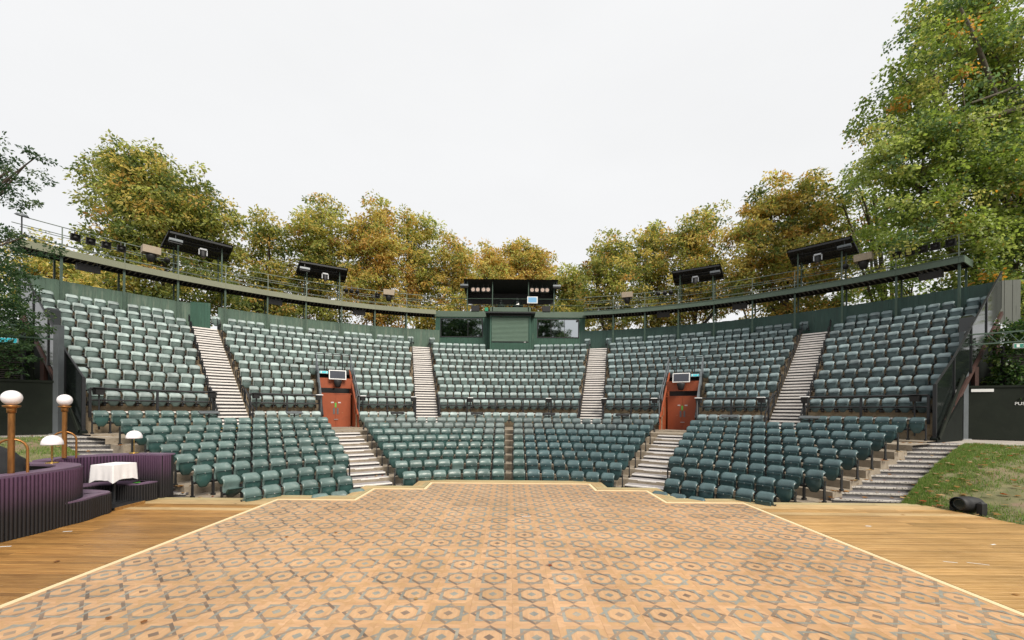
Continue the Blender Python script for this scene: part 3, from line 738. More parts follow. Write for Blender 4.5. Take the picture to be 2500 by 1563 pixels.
for sg in (-1, 1):
    nm = side[sg]
    F = frame(0, sg*VOM, 0)     # y = radius, x across
    hw = .90
    o = thing('doorway_passage', f'terracotta painted passage cut into the seating, {nm} of centre', 'passage', T(0,0,0), 'terracotta passages')
    for s2 in (-1, 1):
        b = MB(); x0, x1 = s2*hw, s2*(hw+.04)
        prof = [(17.75,FX-.2),(21.3,FX-.2),(21.3,4.62),(20.6,4.62),(18.25,2.42),(17.75,1.95)]
        vs = [(x0,y,z) for y, z in prof]+[(x1,y,z) for y, z in prof]; n = len(prof)
        b.add(vs, [tuple(range(n)), tuple(range(n, 2*n))[::-1]]+[(i,(i+1) % n,(i+1) % n+n,i+n) for i in range(n)], F)
        b.build('side_wall', M_['black' if s2 == sg else 'red'], o)
        b = MB(); xs = s2*(hw-.03)
        b.bar(F @ Vector((xs,17.8,2.0)), F @ Vector((xs,20.7,4.66)), .06, .16); b.build('stringer', M_['black' if s2 == sg else 'red'], o)
        # black double rail up the side
        b = MB(); xr = s2*(hw+.05)
        for dz in (.55, 1.0): b.bar(F @ Vector((xr,17.85,2.05+dz)), F @ Vector((xr,20.85,4.62+dz)), .045)
        for y_, z_ in ((17.85,2.0),(18.85,2.95),(19.85,3.85),(20.85,4.6)): b.bar(F @ Vector((xr,y_,z_)), F @ Vector((xr,y_,z_+1.0)), .045)
        b.build('side_rail', M_['steelgrey'], o)
    b = MB()
    for dz in (.5, 1.0): b.bar(F @ Vector((-hw-.05,20.87,4.62+dz)), F @ Vector((hw+.05,20.87,4.62+dz)), .045)
    for x in (-.5, .5): b.bar(F @ Vector((x,20.87,4.6)), F @ Vector((x,20.87,5.6)), .045)
    b.build('top_rail', M_['black'], o)
    b = MB(); b.box(-hw,hw,20.55,21.3,4.40,4.61,F); b.build('roof_slab', M_['black'], o)
    b = MB(); b.box(-hw,hw,19.75,19.85,3.55,4.12,F); b.build('lintel_panel', M_['red'], o)
    b = MB(); b.box(-hw,hw,20.9,21.0,FX,4.40,F); b.build('dark_back', M_['blackmatt'], o)
    b = MB(); b.box(-hw,hw,19.70,19.80,3.20,3.26,F); b.build('door_head', M_['red'], o)
    xa, xb = (-.80, .80)
    for q, (x0, x1) in enumerate(((xa,-.004),(.004,xb))):
        b = MB(); b.bev(x0,x1,19.70,19.75,FX+.015,3.19,.004,F); d_ = b.build('door', M_['red'], o)
        xm = -.10 if q == 0 else .10
        b = MB(); b.box(xm-.045,xm+.045,19.685,19.699,FX+.75,FX+1.10,F); b.build('push_plate', M_['steelgrey'], d_)
        b = MB(); b.box((-.26 if q == 0 else .12),(-.12 if q == 0 else .26),19.688,19.699,FX+1.39,FX+1.45,F); b.build('push_notice', M_['white'], d_)
        link('lettering', push, d_, F @ T(-.19 if q == 0 else .19, 19.684, FX+1.42) @ RX(90) @ Matrix.Scale(.62,4)).active_material
    b = MB(); b.box(-.06,.03,19.684,19.698,FX+1.14,FX+1.40,F); b.build('fire_door_sign', M_['greensign'], o)
    b = MB(); b.bar(F @ Vector((-.1,19.66,FX+.45)), F @ Vector((.12,19.66,FX+.45)), .03); b.build('bolt_handle', M_['galv'], o)
    # monitor and a downward speaker over the doors
    x = -.06*sg
    mo = thing('monitor', f'white framed flat monitor over the {nm} terracotta doors', 'monitor', F @ T(x,19.55,4.30) @ RX(-8), 'monitors over the red doors')
    b = MB(); b.bev(-.46,.46,-.03,.05,-.27,.27,.012); b.build('case', M_['white'], mo)
    b = MB(); b.box(-.41,.41,-.036,-.031,-.22,.22); b.build('screen', M_['screen'], mo)
    b = MB(); b.bar((0,.05,.1),(0,.4,.25),.06); b.build('bracket', M_['black'], mo)
    so = thing('speaker', f'black downward speaker under the monitor over the {nm} doors', 'speaker', F @ T(x,19.45,3.76), 'speakers over the red doors')
    b = MB(); b.lathe([(0,.22),(.20,.22),(.22,.15),(.15,-.12),(.10,-.18),(0,-.18)], 14); b.build('horn', M_['blackmatt'], so)
    b = MB(); b.bar((0,.22,.2),(0,0,.2),.06); b.build('bracket', M_['black'], so)
    exit_sign(F @ T(-.66*1 if sg < 0 else .66,19.6,4.42), f'small teal exit sign beside the monitor over the {nm} doors', True, .44, .14)

# ================================================================== BACK FENCE
FT = 8.58
def fence(a, b_, label, mb, z0=None, R=26.05):
    o = thing('timber_fence', label, 'fence', T(0,0,0), 'green timber fence behind the last row')
    m = MB(); w = .145; n = int(R*R_(b_-a)/w); z0 = f_up(11)-.05
    for i in range(n):
        d = a+(b_-a)*(i+.5)/n; y = random.uniform(-.012, .012)
        y += .012*(i % 2); m.box(-w/2-.004, w/2+.004, y-.010, y+.010, z0, FT+random.uniform(-.012,.012), frame(R, d, 0))
    stuff(m.build('boards', M_[mb], o))
    for z in (z0+.3, FT-.2):
        m = MB(); m.tube([P(R+.05, a+(b_-a)*k/8, z) for k in range(9)], .035, 4, smooth=False); m.build('rail', M_[mb], o)
fence(-61.4,-46.9,'green board fence behind the far left block','fenceboard')
fence(-43.9,-11.0,'green board fence behind the seats left of the control booth','fenceboard')
fence(11.0,46.6,'green board fence behind the seats right of the control booth','board_r')
fence(46.45,60.95,'dark green board fence behind the far right block','board_r')
o = thing('gate', 'dark green timber gate standing open at the head of the outer left stairs', 'gate', T(0,0,0))
b = MB(); Mg = frame(26.05,-46.9,0) @ RZ(-28)
for i in range(7): b.box(i*.145+.003,(i+1)*.145-.003,-.02,.02,f_up(11)-.05,FT+.08,Mg)
b.build('boards', M_['board'], o); b = MB(); b.bar(Mg @ Vector((0,.04,f_up(11)+.2)), Mg @ Vector((1.0,.04,FT-.2)), .08,.03); b.build('brace', M_['board'], o)
# pale return boarding beyond the fence's right end
o = thing('timber_screen', 'weathered grey board screen at the far right end of the fence', 'screen', T(0,0,0))
b = MB(); Ms = Matrix.Translation(P(26.25,61.15,0)) @ RZ(-14)
for i in range(5): b.box(i*.15,(i+1)*.15-.008,-.012+random.uniform(-.006,.006),.012,6.6,FT+.05,Ms)
M_['greyboard'] = mat('grey board', (.13,.14,.12), .7, .15, 3, stretch=(3,3,.4), dirt=(.08,.09,.075), dscale=3)
stuff(b.build('boards', M_['greyboard'], o))

# ================================================================== LIGHTING GANTRY
GT, GB = 9.95, 9.62
def gantry(sg):
    nm = side[sg]; fm = M_['fascia'] if sg < 0 else M_['fascia_r']
    o = thing('lighting_gantry', f'curved steel lighting gantry on thin posts over the {nm} half of the seating', 'gantry', T(0,0,0), 'lighting gantries')
    angs = [12.9]+POSTS+([61.6] if sg < 0 else [59.0]); ea = angs[-1]; Rf, Rb = 25.25, 26.75
    for a0, a1 in zip(angs, angs[1:]):
        a0 *= sg; a1 *= sg
        A_, B_ = P(Rf,a0), P(Rf,a1); L = (B_-A_).length; Mx = Matrix.Translation(A_) @ Matrix.Rotation(math.atan2(B_.y-A_.y,B_.x-A_.x),4,'Z')
        b = MB(); s_ = -sg
        y0, y1 = (-.02,.02)
        b.box(.004, L-.004, -.022, .018, GB, GT, Mx); b.box(.004, L-.004, -.05, -.022, GT-.035, GT, Mx); b.build('fascia', fm, o)
        b = MB(); p0, p1, p2, p3 = P(Rf+.03,a0), P(Rf+.03,a1), P(Rb,a1), P(Rb,a0)
        for z0, z1 in ((GT-.10, GT-.06),):
            b.add([(p.x,p.y,z) for z in (z0,z1) for p in (p0,p1,p2,p3)], [(0,1,2,3),(4,5,6,7),(0,1,5,4),(1,2,6,5),(2,3,7,6),(3,0,4,7)])
        b.build('deck', M_['blackmatt'], o)
        b = MB()       # corrugated soffit ribs running across
        nr = 10
        for q in range(nr):
            d = a0+(a1-a0)*(q+.5)/nr; b.bar(P(Rf+.05,d,GT-.16), P(Rb-.02,d,GT-.16), .06, .10)
        stuff(b.build('soffit_ribs', M_['black'], o))
        b = MB(); b.bar(P(Rb,a0,GT-.15), P(Rb,a1,GT-.15), .06, .25); b.build('back_beam', M_['black'], o)
    for k, d in enumerate(angs[1:-1] if sg > 0 else angs[1:-1]):
        for (R, r) in ((25.42, .045), (26.65, .04)):
            b = MB(); z0 = f_up(11) if d < 62 else 1.3
            b.box(-r, r, -r, r, z0-(1.0 if R > 26 else 0), GB+.05, frame(R, sg*d, 0)); b.build('post', M_['greensteel'], o)
        b = MB(); b.box(-.02,.02,-.02,.02,GT,11.0,frame(25.3, sg*d, 0)); b.build('rail_post', M_['railgreen'], o)
    A0, A1 = 12.9, angs[-1]
    for (R, z, r) in ((25.3,11.0,.022),(25.3,10.52,.018),(25.3,10.12,.014),(26.6,11.0,.02),(26.6,10.5,.018)):
        b = MB(); b.tube([P(R, sg*(A0+(A1-A0)*k/30), z) for k in range(31)], r, 5); b.build('guard_rail', M_['railgreen'], o)
    if 1:
        b = MB(); p, q = P(Rf,sg*ea), P(Rb,sg*ea); b.bar((p.x,p.y,(GT+GB)/2),(q.x,q.y,(GT+GB)/2),.05,GT-GB); b.build('end_fascia', fm, o)
    return o
gl, gr = gantry(-1), gantry(1)
# raking steel seen behind the right half
o = thing('rear_stair', 'dark raking stair string and thin braces behind the right gantry posts', 'stair', T(0,0,0))
b = MB(); b.bar(P(28.2,27.6,6.9), P(27.2,33.0,9.7), .30,.10); b.build('string', M_['black'], o)
for q in range(4):
    b = MB(); b.bar(P(28.2,26.2+q*.5,7.2), P(27.2,29.8+q*.6,9.6), .03); b.build('brace', M_['black'], o)

def canopy(a0, a1, lab, zf=12.2, zb=11.9, Rf=24.9, Rb=27.0):
    o = thing('canopy', lab, 'canopy', T(0,0,0), 'black corrugated canopies over the gantry')
    n = 26; b = MB()
    for i in range(n):
        d0 = a0+(a1-a0)*i/n; d1 = a0+(a1-a0)*(i+1)/n; dm = (d0+d1)/2; c = .035
        for (da, db, za, zb_) in ((d0,dm,0,c),(dm,d1,c,0)):
            b.add([P(Rf,da,zf+za),P(Rf,db,zf+zb_),P(Rb,db,zb+zb_),P(Rb,da,zb+za)],[(0,1,2,3)])
            b.add([P(Rf,da,zf+za-.02),P(Rf,db,zf+zb_-.02),P(Rb,db,zb+zb_-.02),P(Rb,da,zb+za-.02)],[(0,3,2,1)])
    b.build('sheet', M_['blackmatt'], o)
    b = MB(); 
    for R, z in ((Rf+.05,zf-.08),((Rf+Rb)/2,(zf+zb)/2-.08),(Rb-.05,zb-.08)): b.bar(P(R,a0+.15,z),P(R,a1-.15,z),.06,.10)
    b.build('purlins', M_['black'], o)
    b = MB(); b.add([P(Rf,a0,zf-.03),P(Rb,a0,zb-.03),P(Rb,a0,zb-.15),P(Rf,a0,zf-.13)],[(0,1,2,3)]); b.add([P(Rf,a1,zf-.03),P(Rb,a1,zb-.03),P(Rb,a1,zb-.15),P(Rf,a1,zf-.13)],[(0,1,2,3)])
    b.add([P(Rb,a0,zb-.03),P(Rb,a1,zb-.03),P(Rb,a1,zb-.14),P(Rb,a0,zb-.14)],[(0,1,2,3)])
    b.build('valance', M_['blackmatt'], o)
    for d in (a0+1.15, a1-1.15):
        for R in (25.34, 26.6):
            b = MB(); t_ = (R-Rf)/(Rb-Rf); b.box(-.035,.035,-.035,.035,GT-.02,zf+(zb-zf)*t_-.12,frame(R,d,0)); b.build('post', M_['greensteel'], o)
    return o
def moving_head(M, lab, big=1.0, group='moving lights on the gantry'):
    o = thing('moving_light', lab, 'stage light', M, group)
    b = MB(); b.bev(-.17*big,.17*big,-.15*big,.15*big,-.10*big,0,.02); b.build('base', M_['galv'], o)
    b = MB()
    for sx in (-1,1): b = MB(); b.bar((sx*.19*big,0,-.06*big),(sx*.19*big,0,-.38*big),.05*big,.10*big); b.build('yoke_arm', M_['galv'], o)
    b = MB(); b.lathe([(0,.0),(.10,.0),(.15,-.06),(.15,-.22),(.11,-.42),(.09,-.46),(0,-.46)], 14, T(0,0,-.12*big) @ RX(-18) @ Matrix.Scale(big,4)); b.build('head', M_['blackmatt'], o)
    b = MB(); b.lathe([(0,-.465),(.08,-.465)], 12, T(0,0,-.12*big) @ RX(-18) @ Matrix.Scale(big,4)); b.build('lens', M_['lens'], o)
def flood(M, lab):
    o = thing('floodlight', lab, 'floodlight', M, 'floodlights under the canopies')
    b = MB(); b.bev(-.30,.30,-.12,.12,-.10,.06,.02, RX(-15)); b.build('case', M_['steelgrey'], o)
    b = MB(); b.box(-.26,.26,-.128,-.121,-.07,.03, RX(-15)); b.build('glass', M_['steelgrey'], o)
    b = MB(); b.box(-.28,.28,-.05,.12,-.19,-.105, RX(-15)); b.build('ballast', M_['blackmatt'], o)
    b = MB(); b.bar((0,0,.05),(0,.05,.45),.03); b.build('arm', M_['black'], o)
cans = [(-49.6,-42.6,'black corrugated canopy on the gantry, far left'),(-34.2,-27.2,'black corrugated canopy on the gantry, left of the control booth'),
        (27.1,34.1,'black corrugated canopy on the gantry, right of the control booth'),(42.5,49.5,'black corrugated canopy on the gantry, far right')]
for k, (a0, a1, lab) in enumerate(cans):
    canopy(a0, a1, lab); w = ['far left','inner left','inner right','far right'][k]
    moving_head(frame(25.2,(a0+a1)/2+(.2 if a0 < 0 else -.1),11.70), f'black moving light in a silver yoke under the {w} canopy')
    b = thing('clamp_bar', f'short hanging pipe under the {w} canopy', 'pipe', frame(25.2,(a0+a1)/2,0)); m = MB(); m.tube([(-.9,0,11.88),(.9,0,11.88)],.025,6); m.bar((-.8,0,11.88),(-.8,0,12.15),.03); m.bar((.8,0,11.88),(.8,0,12.15),.03); m.build('pipe', M_['black'], b)
    flood(frame(24.95,(a0+.75) if a0 < 0 else (a1-.75),11.72), f'pale rectangular floodlight under the {w} canopy')
# speakers slung under the gantry
for k, d in enumerate([-56.4,-37.2,-25.3,25.7,36.5,56.3]):
    o = thing('speaker', f'black box speaker slung under the gantry, {ORD[k]} from left', 'speaker', frame(25.7, d, 9.40) @ RX(14), 'box speakers under the gantry')
    b = MB(); b.bev(-.42,.42,-.20,.22,-.20,.14,.02); b.build('cabinet', M_['blackmatt'], o)
    b = MB(); b.box(-.40,.40,-.206,-.201,-.18,.12); b.build('grille', M_['black'], o)
    b = MB(); b.box(-.44,.44,-.1,.1,.142,.16); b.bar((-.3,0,.15),(-.3,-.05,.4),.03); b.bar((.3,0,.15),(.3,-.05,.4),.03); b.build('bracket', M_['steelgrey'], o)
# moving lights in plywood rain housings
for k, d in enumerate([-51.2,-20.8,20.1,50.6]):
    o = thing('housed_light', f'moving light hanging in a tan plywood rain box on the gantry rail, {ORD[k]} from left', 'stage light', frame(25.1, d, 10.55), 'rain boxed lights on the gantry')
    b = MB(); b.bev(-.38,.38,-.28,.28,.14,.52,.012); b.build('rain_box', M_['tan'], o)
    b = MB(); b.lathe([(0,.15),(.24,.15),(.22,.0),(.14,-.26),(0,-.28)],14); b.build('head', M_['blackmatt'], o)
    b = MB(); b.bar((-.3,.3,.2),(-.3,.3,-.1),.03); b.bar((.3,.3,.2),(.3,.3,-.1),.03); b.build('clamp', M_['black'], o)
# par lamps
def par(d, z, lab, kind, yaw=0, R=25.15):
    o = thing('par_lamp', lab, 'stage light', frame(R, d, z) @ RZ(yaw), 'par lamps on the gantry rail')
    if kind == 'round':
        b = MB(); b.lathe([(0,.16),(.08,.16),(.14,.02),(.15,-.12),(.14,-.12)],14,RX(90) @ RX(-10)@ T(0,0,0)); b.build('can', M_['blackmatt'], o)
        b = MB(); b.lathe([(0,-.115),(.135,-.118)],14,RX(90) @ RX(-10)); b.build('lens', M_['lensw'], o)
    else:
        Mq = RX(16) @ Matrix.Scale(.72,4)
        b = MB(); b.lathe([(0,.2),(.10,.2),(.13,.02),(.14,-.10)],12,Mq @ RX(90)); b.build('can', M_['blackmatt'], o)
        b = MB()
        for (x0,x1,z0,z1) in ((-.22,.22,.20,.24),(-.22,.22,-.24,-.20),(-.24,-.20,-.22,.22),(.20,.24,-.22,.22)): b.box(x0,x1,-.22,-.06,z0,z1,Mq)
        b.box(-.2,.2,-.075,-.06,-.2,.2,Mq); b.build('barn_doors', M_['blackmatt'], o)
        b = MB(); b.lathe([(0,-.0),(.13,-.0)],12,Mq @ T(0,-.079,0) @ RX(90)); b.build('lens', M_['screen'], o)
    b = MB(); b.bar((0,.02,.1),(0,.05,.38),.03); b.build('hook', M_['black'], o)
for k, d in enumerate([-57.7,-56.5,-55.2,-53.9]): par(d, 10.62, f'black lamp with barn doors on the far left gantry rail, {ORD[k]} from left', 'barn')
for k, d in enumerate([53.7,54.8,55.9,56.9,58.1]): par(d, 10.66, f'black lamp with barn doors on the far right gantry rail, {ORD[k]} from left', 'barn')
par(-49.6, 10.6, 'round pale lamp on the gantry rail beside the far left canopy', 'round'); par(48.8, 10.65, 'round pale lamp on the gantry rail beside the far right canopy', 'round')
for k, d in enumerate([-27.4,-26.6,-25.7]): par(d, 10.75, f'round white lensed lamp on the left gantry rail, {ORD[k]} of three', 'round')
for k, d in enumerate([25.0,26.0,26.9]): par(d, 10.82, f'round white lensed lamp on the right gantry rail, {ORD[k]} of three', 'round')
par(-22.6, 10.6, 'small black lamp left of the inner left plywood rain box', 'barn')
# lamp on the left tip of the gantry
o = thing('rail_lamp', 'small grey lamp head on the far left tip of the gantry rail', 'lamp', frame(25.25,-61.5,11.0)); b = MB(); b.lathe([(0,.10),(.16,.09),(.24,0),(.16,-.03),(0,-.03)],14,RX(20)); b.build('head', M_['steelgrey'], o); b = MB(); b.tube([(0,0,-1.0),(0,0,0)],.025,6); b.build('stem', M_['black'], o)

# ================================================================== CONTROL BOOTH
YB = 31.9; zf = f_up(10)+.15
bo = thing('control_booth', 'green boarded control booth with two wide windows behind the centre block', 'building', T(0,0,0))
def boards(b, x0, x1, z0, z1, y, w=.125, mi=0, d=.10):
    n = max(1, int(round((x1-x0)/w))); w = (x1-x0)/n
    for i in range(n):
        b.box(x0+i*w+.009, x0+(i+1)*w-.009, y+random.uniform(-.008,.008), y+d, z0, z1, mi=mi)
wb = MB(); X0, X1 = -5.83, 5.90
WIN = [(-5.38,-2.18,8.10,9.46),(2.20,5.36,8.10,9.46)]
for (a, c) in ((X0,-5.44),(-2.12,-1.5),(1.6,2.14),(5.42,X1)): boards(wb, a, c, zf, GB, YB)
for (a, c, z0, z1) in WIN: boards(wb, a-.06, c+.06, zf, z0-.06, YB); boards(wb, a-.06, c+.06, z1+.06, GB, YB)
stuff(wb.build('front_boards', M_['board'], bo))
wb = MB(); wb.box(X0,X0+.08,YB+.1,YB+2.6,zf-.5,GB); wb.box(X1-.08,X1,YB+.1,YB+2.6,zf-.5,GB); wb.box(X0,X1,YB+2.5,YB+2.6,zf-.5,GB); wb.build('walls', M_['board'], bo)
wb = MB(); wb.box(X0-.05,X1+.05,YB-.06,YB+2.7,GB+.002,GT+.12); wb.build('roof_fascia', M_['fascia_r'], bo)
for q, (a, c, z0, z1) in enumerate(WIN):
    b = MB()
    for (u0,u1,v0,v1) in ((a-.06,c+.06,z1,z1+.06),(a-.06,c+.06,z0-.06,z0),(a-.06,a,z0,z1),(c,c+.06,z0,z1)): b.box(u0,u1,YB-.03,YB+.08,v0,v1)
    fr = b.build('window', M_['black'], bo)
    cuts = [a, a+2.1, c] if q == 0 else [a, a+1.03, a+2.08, c]
    for u0, u1 in zip(cuts, cuts[1:]):
        b = MB(); b.box(u0+.015,u1-.015,YB+.02,YB+.035,z0,z1,T(0,0,0)); b.build('pane', M_['glassdark'], fr)
    for u in cuts[1:-1]:
        b = MB(); b.box(u-.015,u+.015,YB-.0,YB+.05,z0,z1); b.build('glazing_bar', M_['black'], fr)
# projecting kiosk with a roller shutter
YK = 30.95; K0, K1 = -1.52, 1.60
wb = MB(); kz = f_up(9)+.2
for (a, c, z0, z1) in ((K0,-1.38,kz,9.62),(1.42,K1,kz,9.62),(-1.38,1.42,kz,7.50),(-1.38,1.42,9.42,9.62)): boards(wb, a, c, z0, z1, YK, .12)
kb = wb.build('kiosk_boards', M_['board'], bo); stuff(kb)
wb = MB(); wb.box(K0,K0+.06,YK+.1,YB+.0,kz,9.62); wb.box(K1-.06,K1,YK+.1,YB,kz,9.62); wb.build('kiosk_sides', M_['board'], bo)
sh = MB(); n = 19
for i in range(n):
    z = 7.56+(9.40-7.56)*i/n; dz = (9.40-7.56)/n
    sh.add([(-1.37,YK+.05,z),(1.41,YK+.05,z),(1.41,YK+.005,z+dz*.62),(-1.37,YK+.005,z+dz*.62),(1.41,YK+.05,z+dz*.99),(-1.37,YK+.05,z+dz*.99)],[(0,1,2,3),(3,2,4,5)])
sh = sh.build('roller_shutter', M_['shutter'], bo); stuff(sh)
b = MB(); b.box(-1.40,1.44,YK-.02,YK+.06,7.50,7.555); b.build('shutter_bar', M_['black'], bo)
b = MB(); b.box(1.08,1.22,YK-.026,YK-.021,7.512,7.545); b.build('shutter_label', M_['white'], bo)
b = MB(); b.box(-1.84,1.92,YK-.38,YB-.06,9.64,9.74); b.build('kiosk_canopy', M_['black'], bo)
b = MB(); b.box(-1.55,1.63,YK-.03,YK+.04,9.50,9.60); b.tube([(-.78,YK-.06,9.49),(-.60,YK-.06,9.47)],.04,6); b.build('shutter_box', M_['black'], bo)
b = MB(); b.box(-1.55,1.63,YB-.10,YB+.3,GT+.10,GT+.44); b.build('parapet', M_['fascia_r'], bo)
b = MB(); b.box(5.2,5.32,YB-.12,YB,9.30,9.42); b.build('wall_camera', M_['blackmatt'], bo)
# ---- the control canopy above the booth
co = thing('canopy', 'long black corrugated canopy over the control booth roof', 'canopy', T(0,0,0), 'black corrugated canopies over the gantry')
b = MB(); yf, yb = 31.5, 33.9; n = 70
for i in range(n):
    x0 = -3.62+7.34*i/n; x1 = x0+7.34/n; xm = (x0+x1)/2
    for (xa, xb, za, zb) in ((x0,xm,0,.03),(xm,x1,.03,0)):
        b.add([(xa,yf,12.46+za),(xb,yf,12.46+zb),(xb,yb,12.05+zb),(xa,yb,12.05+za)],[(0,1,2,3)])
b.build('sheet', M_['blackmatt'], co)
b = MB(); b.box(-3.62,3.72,yf+.02,yb,12.38,12.40,T(0,0,0)) if 0 else b.add([(-3.62,yf,12.44),(3.72,yf,12.44),(3.72,yb,12.03),(-3.62,yb,12.03)],[(0,1,2,3)]); b.build('soffit', M_['blackmatt'], co)
b = MB(); b.box(-3.6,3.7,yb-.03,yb,11.15,12.04); b.build('back_sheet', M_['blackmatt'], co)
for x in (-3.62,3.68):
    b = MB(); b.add([(x,yf,12.44),(x,yb,12.03),(x,yb,11.5),(x,yf+1,11.9)],[(0,1,2,3)]); b.build('end_sheet', M_['blackmatt'], co)
for x in (-3.34,-1.37,1.44,3.43):
    b = MB(); b.box(x-.035,x+.035,YB-.1,YB-.03,GT+.12,12.40); b.build('post', M_['greensteel'], co)
for z, r in ((11.05,.022),(10.55,.02)):
    b = MB(); b.tube([(X0,YB-.05,z),(X1,YB-.05,z)],r,6); b.build('guard_rail', M_['greensteel'], co)
flood(T(-3.55,31.6,12.0), 'pale rectangular floodlight at the left end of the booth canopy'); flood(T(3.62,31.6,12.0), 'pale rectangular floodlight at the right end of the booth canopy')
for q, x0 in enumerate((-2.9,1.72)):
    for k, dx in enumerate((0,.37,.82,1.18)):
        o = thing('lantern', f'square lantern with an amber lens under the booth canopy, {ORD[k]} of the {"left" if q == 0 else "right"} four', 'stage light', T(x0+dx,31.9,11.78), 'amber lanterns under the booth canopy')
        b = MB(); b.box(-.16,.16,0,.3,-.17,.17); b.build('case', M_['blackmatt'], o)
        b = MB(); b.lathe([(0,0),(.145,0)],14,T(0,-.006,0) @ RX(90)); b.build('lens', M_['lens'], o)
        b = MB(); b.bar((0,.15,.17),(0,.15,.45),.03); b.build('hook', M_['black'], o)
for x, lab in ((-2.72,'left'),(2.85,'right')):
    o = thing('speaker', f'black wedge speaker on the booth roof, {lab} of the parapet', 'speaker', T(x,YB-.02,GT+.13))
    b = MB(); b.bev(-.31,.31,-.1,.4,0,.42,.03); b.build('cabinet', M_['blackmatt'], o); b = MB(); b.box(-.30,.30,-.02,.38,.421,.435); b.build('lid', M_['steelgrey'], o)
o = thing('monitor', 'white framed monitor with a blue screen on the booth roof rail', 'monitor', T(1.74,YB-.22,10.93))
b = MB(); b.bev(-.40,.40,-.04,.05,-.26,.26,.01); b.build('case', M_['white'], o); b = MB(); b.box(-.33,.33,-.046,-.041,-.20,.20); b.build('screen', M_['screenblue'], o); b = MB(); b.bar((0,.05,0),(0,.15,-.3),.05); b.build('bracket', M_['black'], o)
for k, (x, w, h_) in enumerate(((-.72,.32,.85),(.60,.42,1.0))):
    o = thing('covered_spotlight', f'follow spotlight under a crumpled black cover behind the parapet, {"left" if k == 0 else "right"} one', 'spotlight', T(x,32.7,GT+.14), 'covered spotlights behind the parapet')
    b = MB(); pr = []
    for i in range(7):
        for j in range(10):
            a = 2*math.pi*j/10; r = (w if i < 5 else w*.5)*(1+random.uniform(-.2,.2))*(.75+.25*math.sin(i*.9)); pr.append((r*math.cos(a),r*.8*math.sin(a),.35+h_*i/6*.9))
    b.add(pr,[(i*10+j,i*10+(j+1) % 10,(i+1)*10+(j+1) % 10,(i+1)*10+j) for i in range(6) for j in range(10)]+[tuple(range(60,70))]); b.build('cover', M_['perspex'], o)
    b = MB(); 
    for a in (0,2.1,4.2): b.bar((0,0,.5),(.35*math.cos(a),.35*math.sin(a),0),.03)
    b.build('stand', M_['black'], o)
o = thing('junction_box', 'small bright green box on the booth roof beside the left speaker', 'box', T(-1.84,YB+.0,GT+.13)); b = MB(); b.bev(-.13,.13,-.1,.1,0,.28,.02); b.build('case', mat('green box', (.02,.25,.13), .5), o); b = MB(); b.box(.13,.22,-.06,.06,.05,.2); b.build('plug', M_['blackmatt'], o)

# ================================================================== END WALLS OF THE UPPER TIER
for sg in (-1, 1):
    nm = side[sg]; d = sg*61.25
    o = thing('end_wall', f'glossy black panelled end wall stepping up beside the far {nm} seats', 'wall', T(0,0,0), 'black end walls of the upper tier')
    line = lambda R: FU0+(R-18.25)*HU/PU
    cuts = [18.0,19.9,21.9,23.9,26.2]
    for R0, R1 in zip(cuts, cuts[1:]):
        b = MB(); F = frame(0, d, 0); t0, t1 = line(R0)+1.22, line(R1)+1.22; b0, b1 = line(R0)-.45, line(R1)-.45
        if R0 == 18.0: t0 = line(19.0)+.75
        prof = [(R0+.02,b0),(R1-.02,b1),(R1-.02,t1),(R0+.02,t0)]
        vs = [(x,y,z) for x in (-.015,.015) for y, z in prof]
        b.add(vs,[(0,1,2,3),(7,6,5,4),(0,1,5,4),(1,2,6,5),(2,3,7,6),(3,0,4,7)],F); b.build('panel', M_['perspex'], o)
        b = MB(); b.box(-.05,.05,R0-.05,R0+.05,b0-.2,t0+.03,F); b.build('post', M_['black'], o)
        b = MB(); b.bar(F @ Vector((0,R0,t0+.02)), F @ Vector((0,R1,t1+.02)), .06,.05); b.build('cap', M_['black'], o)
    b = MB(); b.bar(F @ Vector((0,18.3,line(18.3)-.75)), F @ Vector((0,26.3,line(26.3)-.75)), .08,.16); b.build('raker', M_['rust'], o)
    b = MB(); prof = [(17.9,FX),(20.6,FX),(20.6,line(20.6)-.75),(18.4,line(18.4)-.6),(17.9,line(18.0)-.5)]
    vs = [(x,y,z) for x in (-.1,.1) for y, z in prof]; n = 5
    b.add(vs,[tuple(range(5)),tuple(range(5,10))[::-1]]+[(i,(i+1) % n,(i+1) % n+n,i+n) for i in range(n)],F); b.build('brick_base', M_['brickdark'], o)
    b = MB(); prof = [(20.65,FX),(26.2,FX),(26.2,line(26.2)-.9),(20.65,line(20.65)-.9)]; vs = [(x-sg*.25,y,z) for x in (-.04,.04) for y, z in prof]
    b.add(vs,[(0,1,2,3),(7,6,5,4),(0,1,5,4),(1,2,6,5),(2,3,7,6),(3,0,4,7)],F); b.build('under_tier_infill', M_['brickdark'], o)
    b = MB(); b.bar(F @ Vector((sg*.13,18.0,1.45)), F @ Vector((sg*.13,20.6,3.9)), .03,.16); b.build('diagonal_brace', M_['hoard'], o)
    b = MB()
    for R in (22.5, 25.5): b.bar(F @ Vector((0,R,-.7)), F @ Vector((0,R,line(R)-.8)), .16); 
    b.build('column', M_['rust'], o)
    # black covered box clamped near the middle of the wall
    o2 = thing('covered_box', f'box wrapped in crumpled black sheeting clamped on the {nm} end wall', 'box', frame(22.6, d+sg*-.6, line(22.6)+.35), 'wrapped boxes on the end walls')
    b = MB(); b.bev(-.22,.22,-.2,.2,0,1.0,.08); b.build('wrap', M_['perspex'], o2); b = MB(); b.bar((0,0,-.6),(0,0,0),.06); b.build('stem', M_['black'], o2)

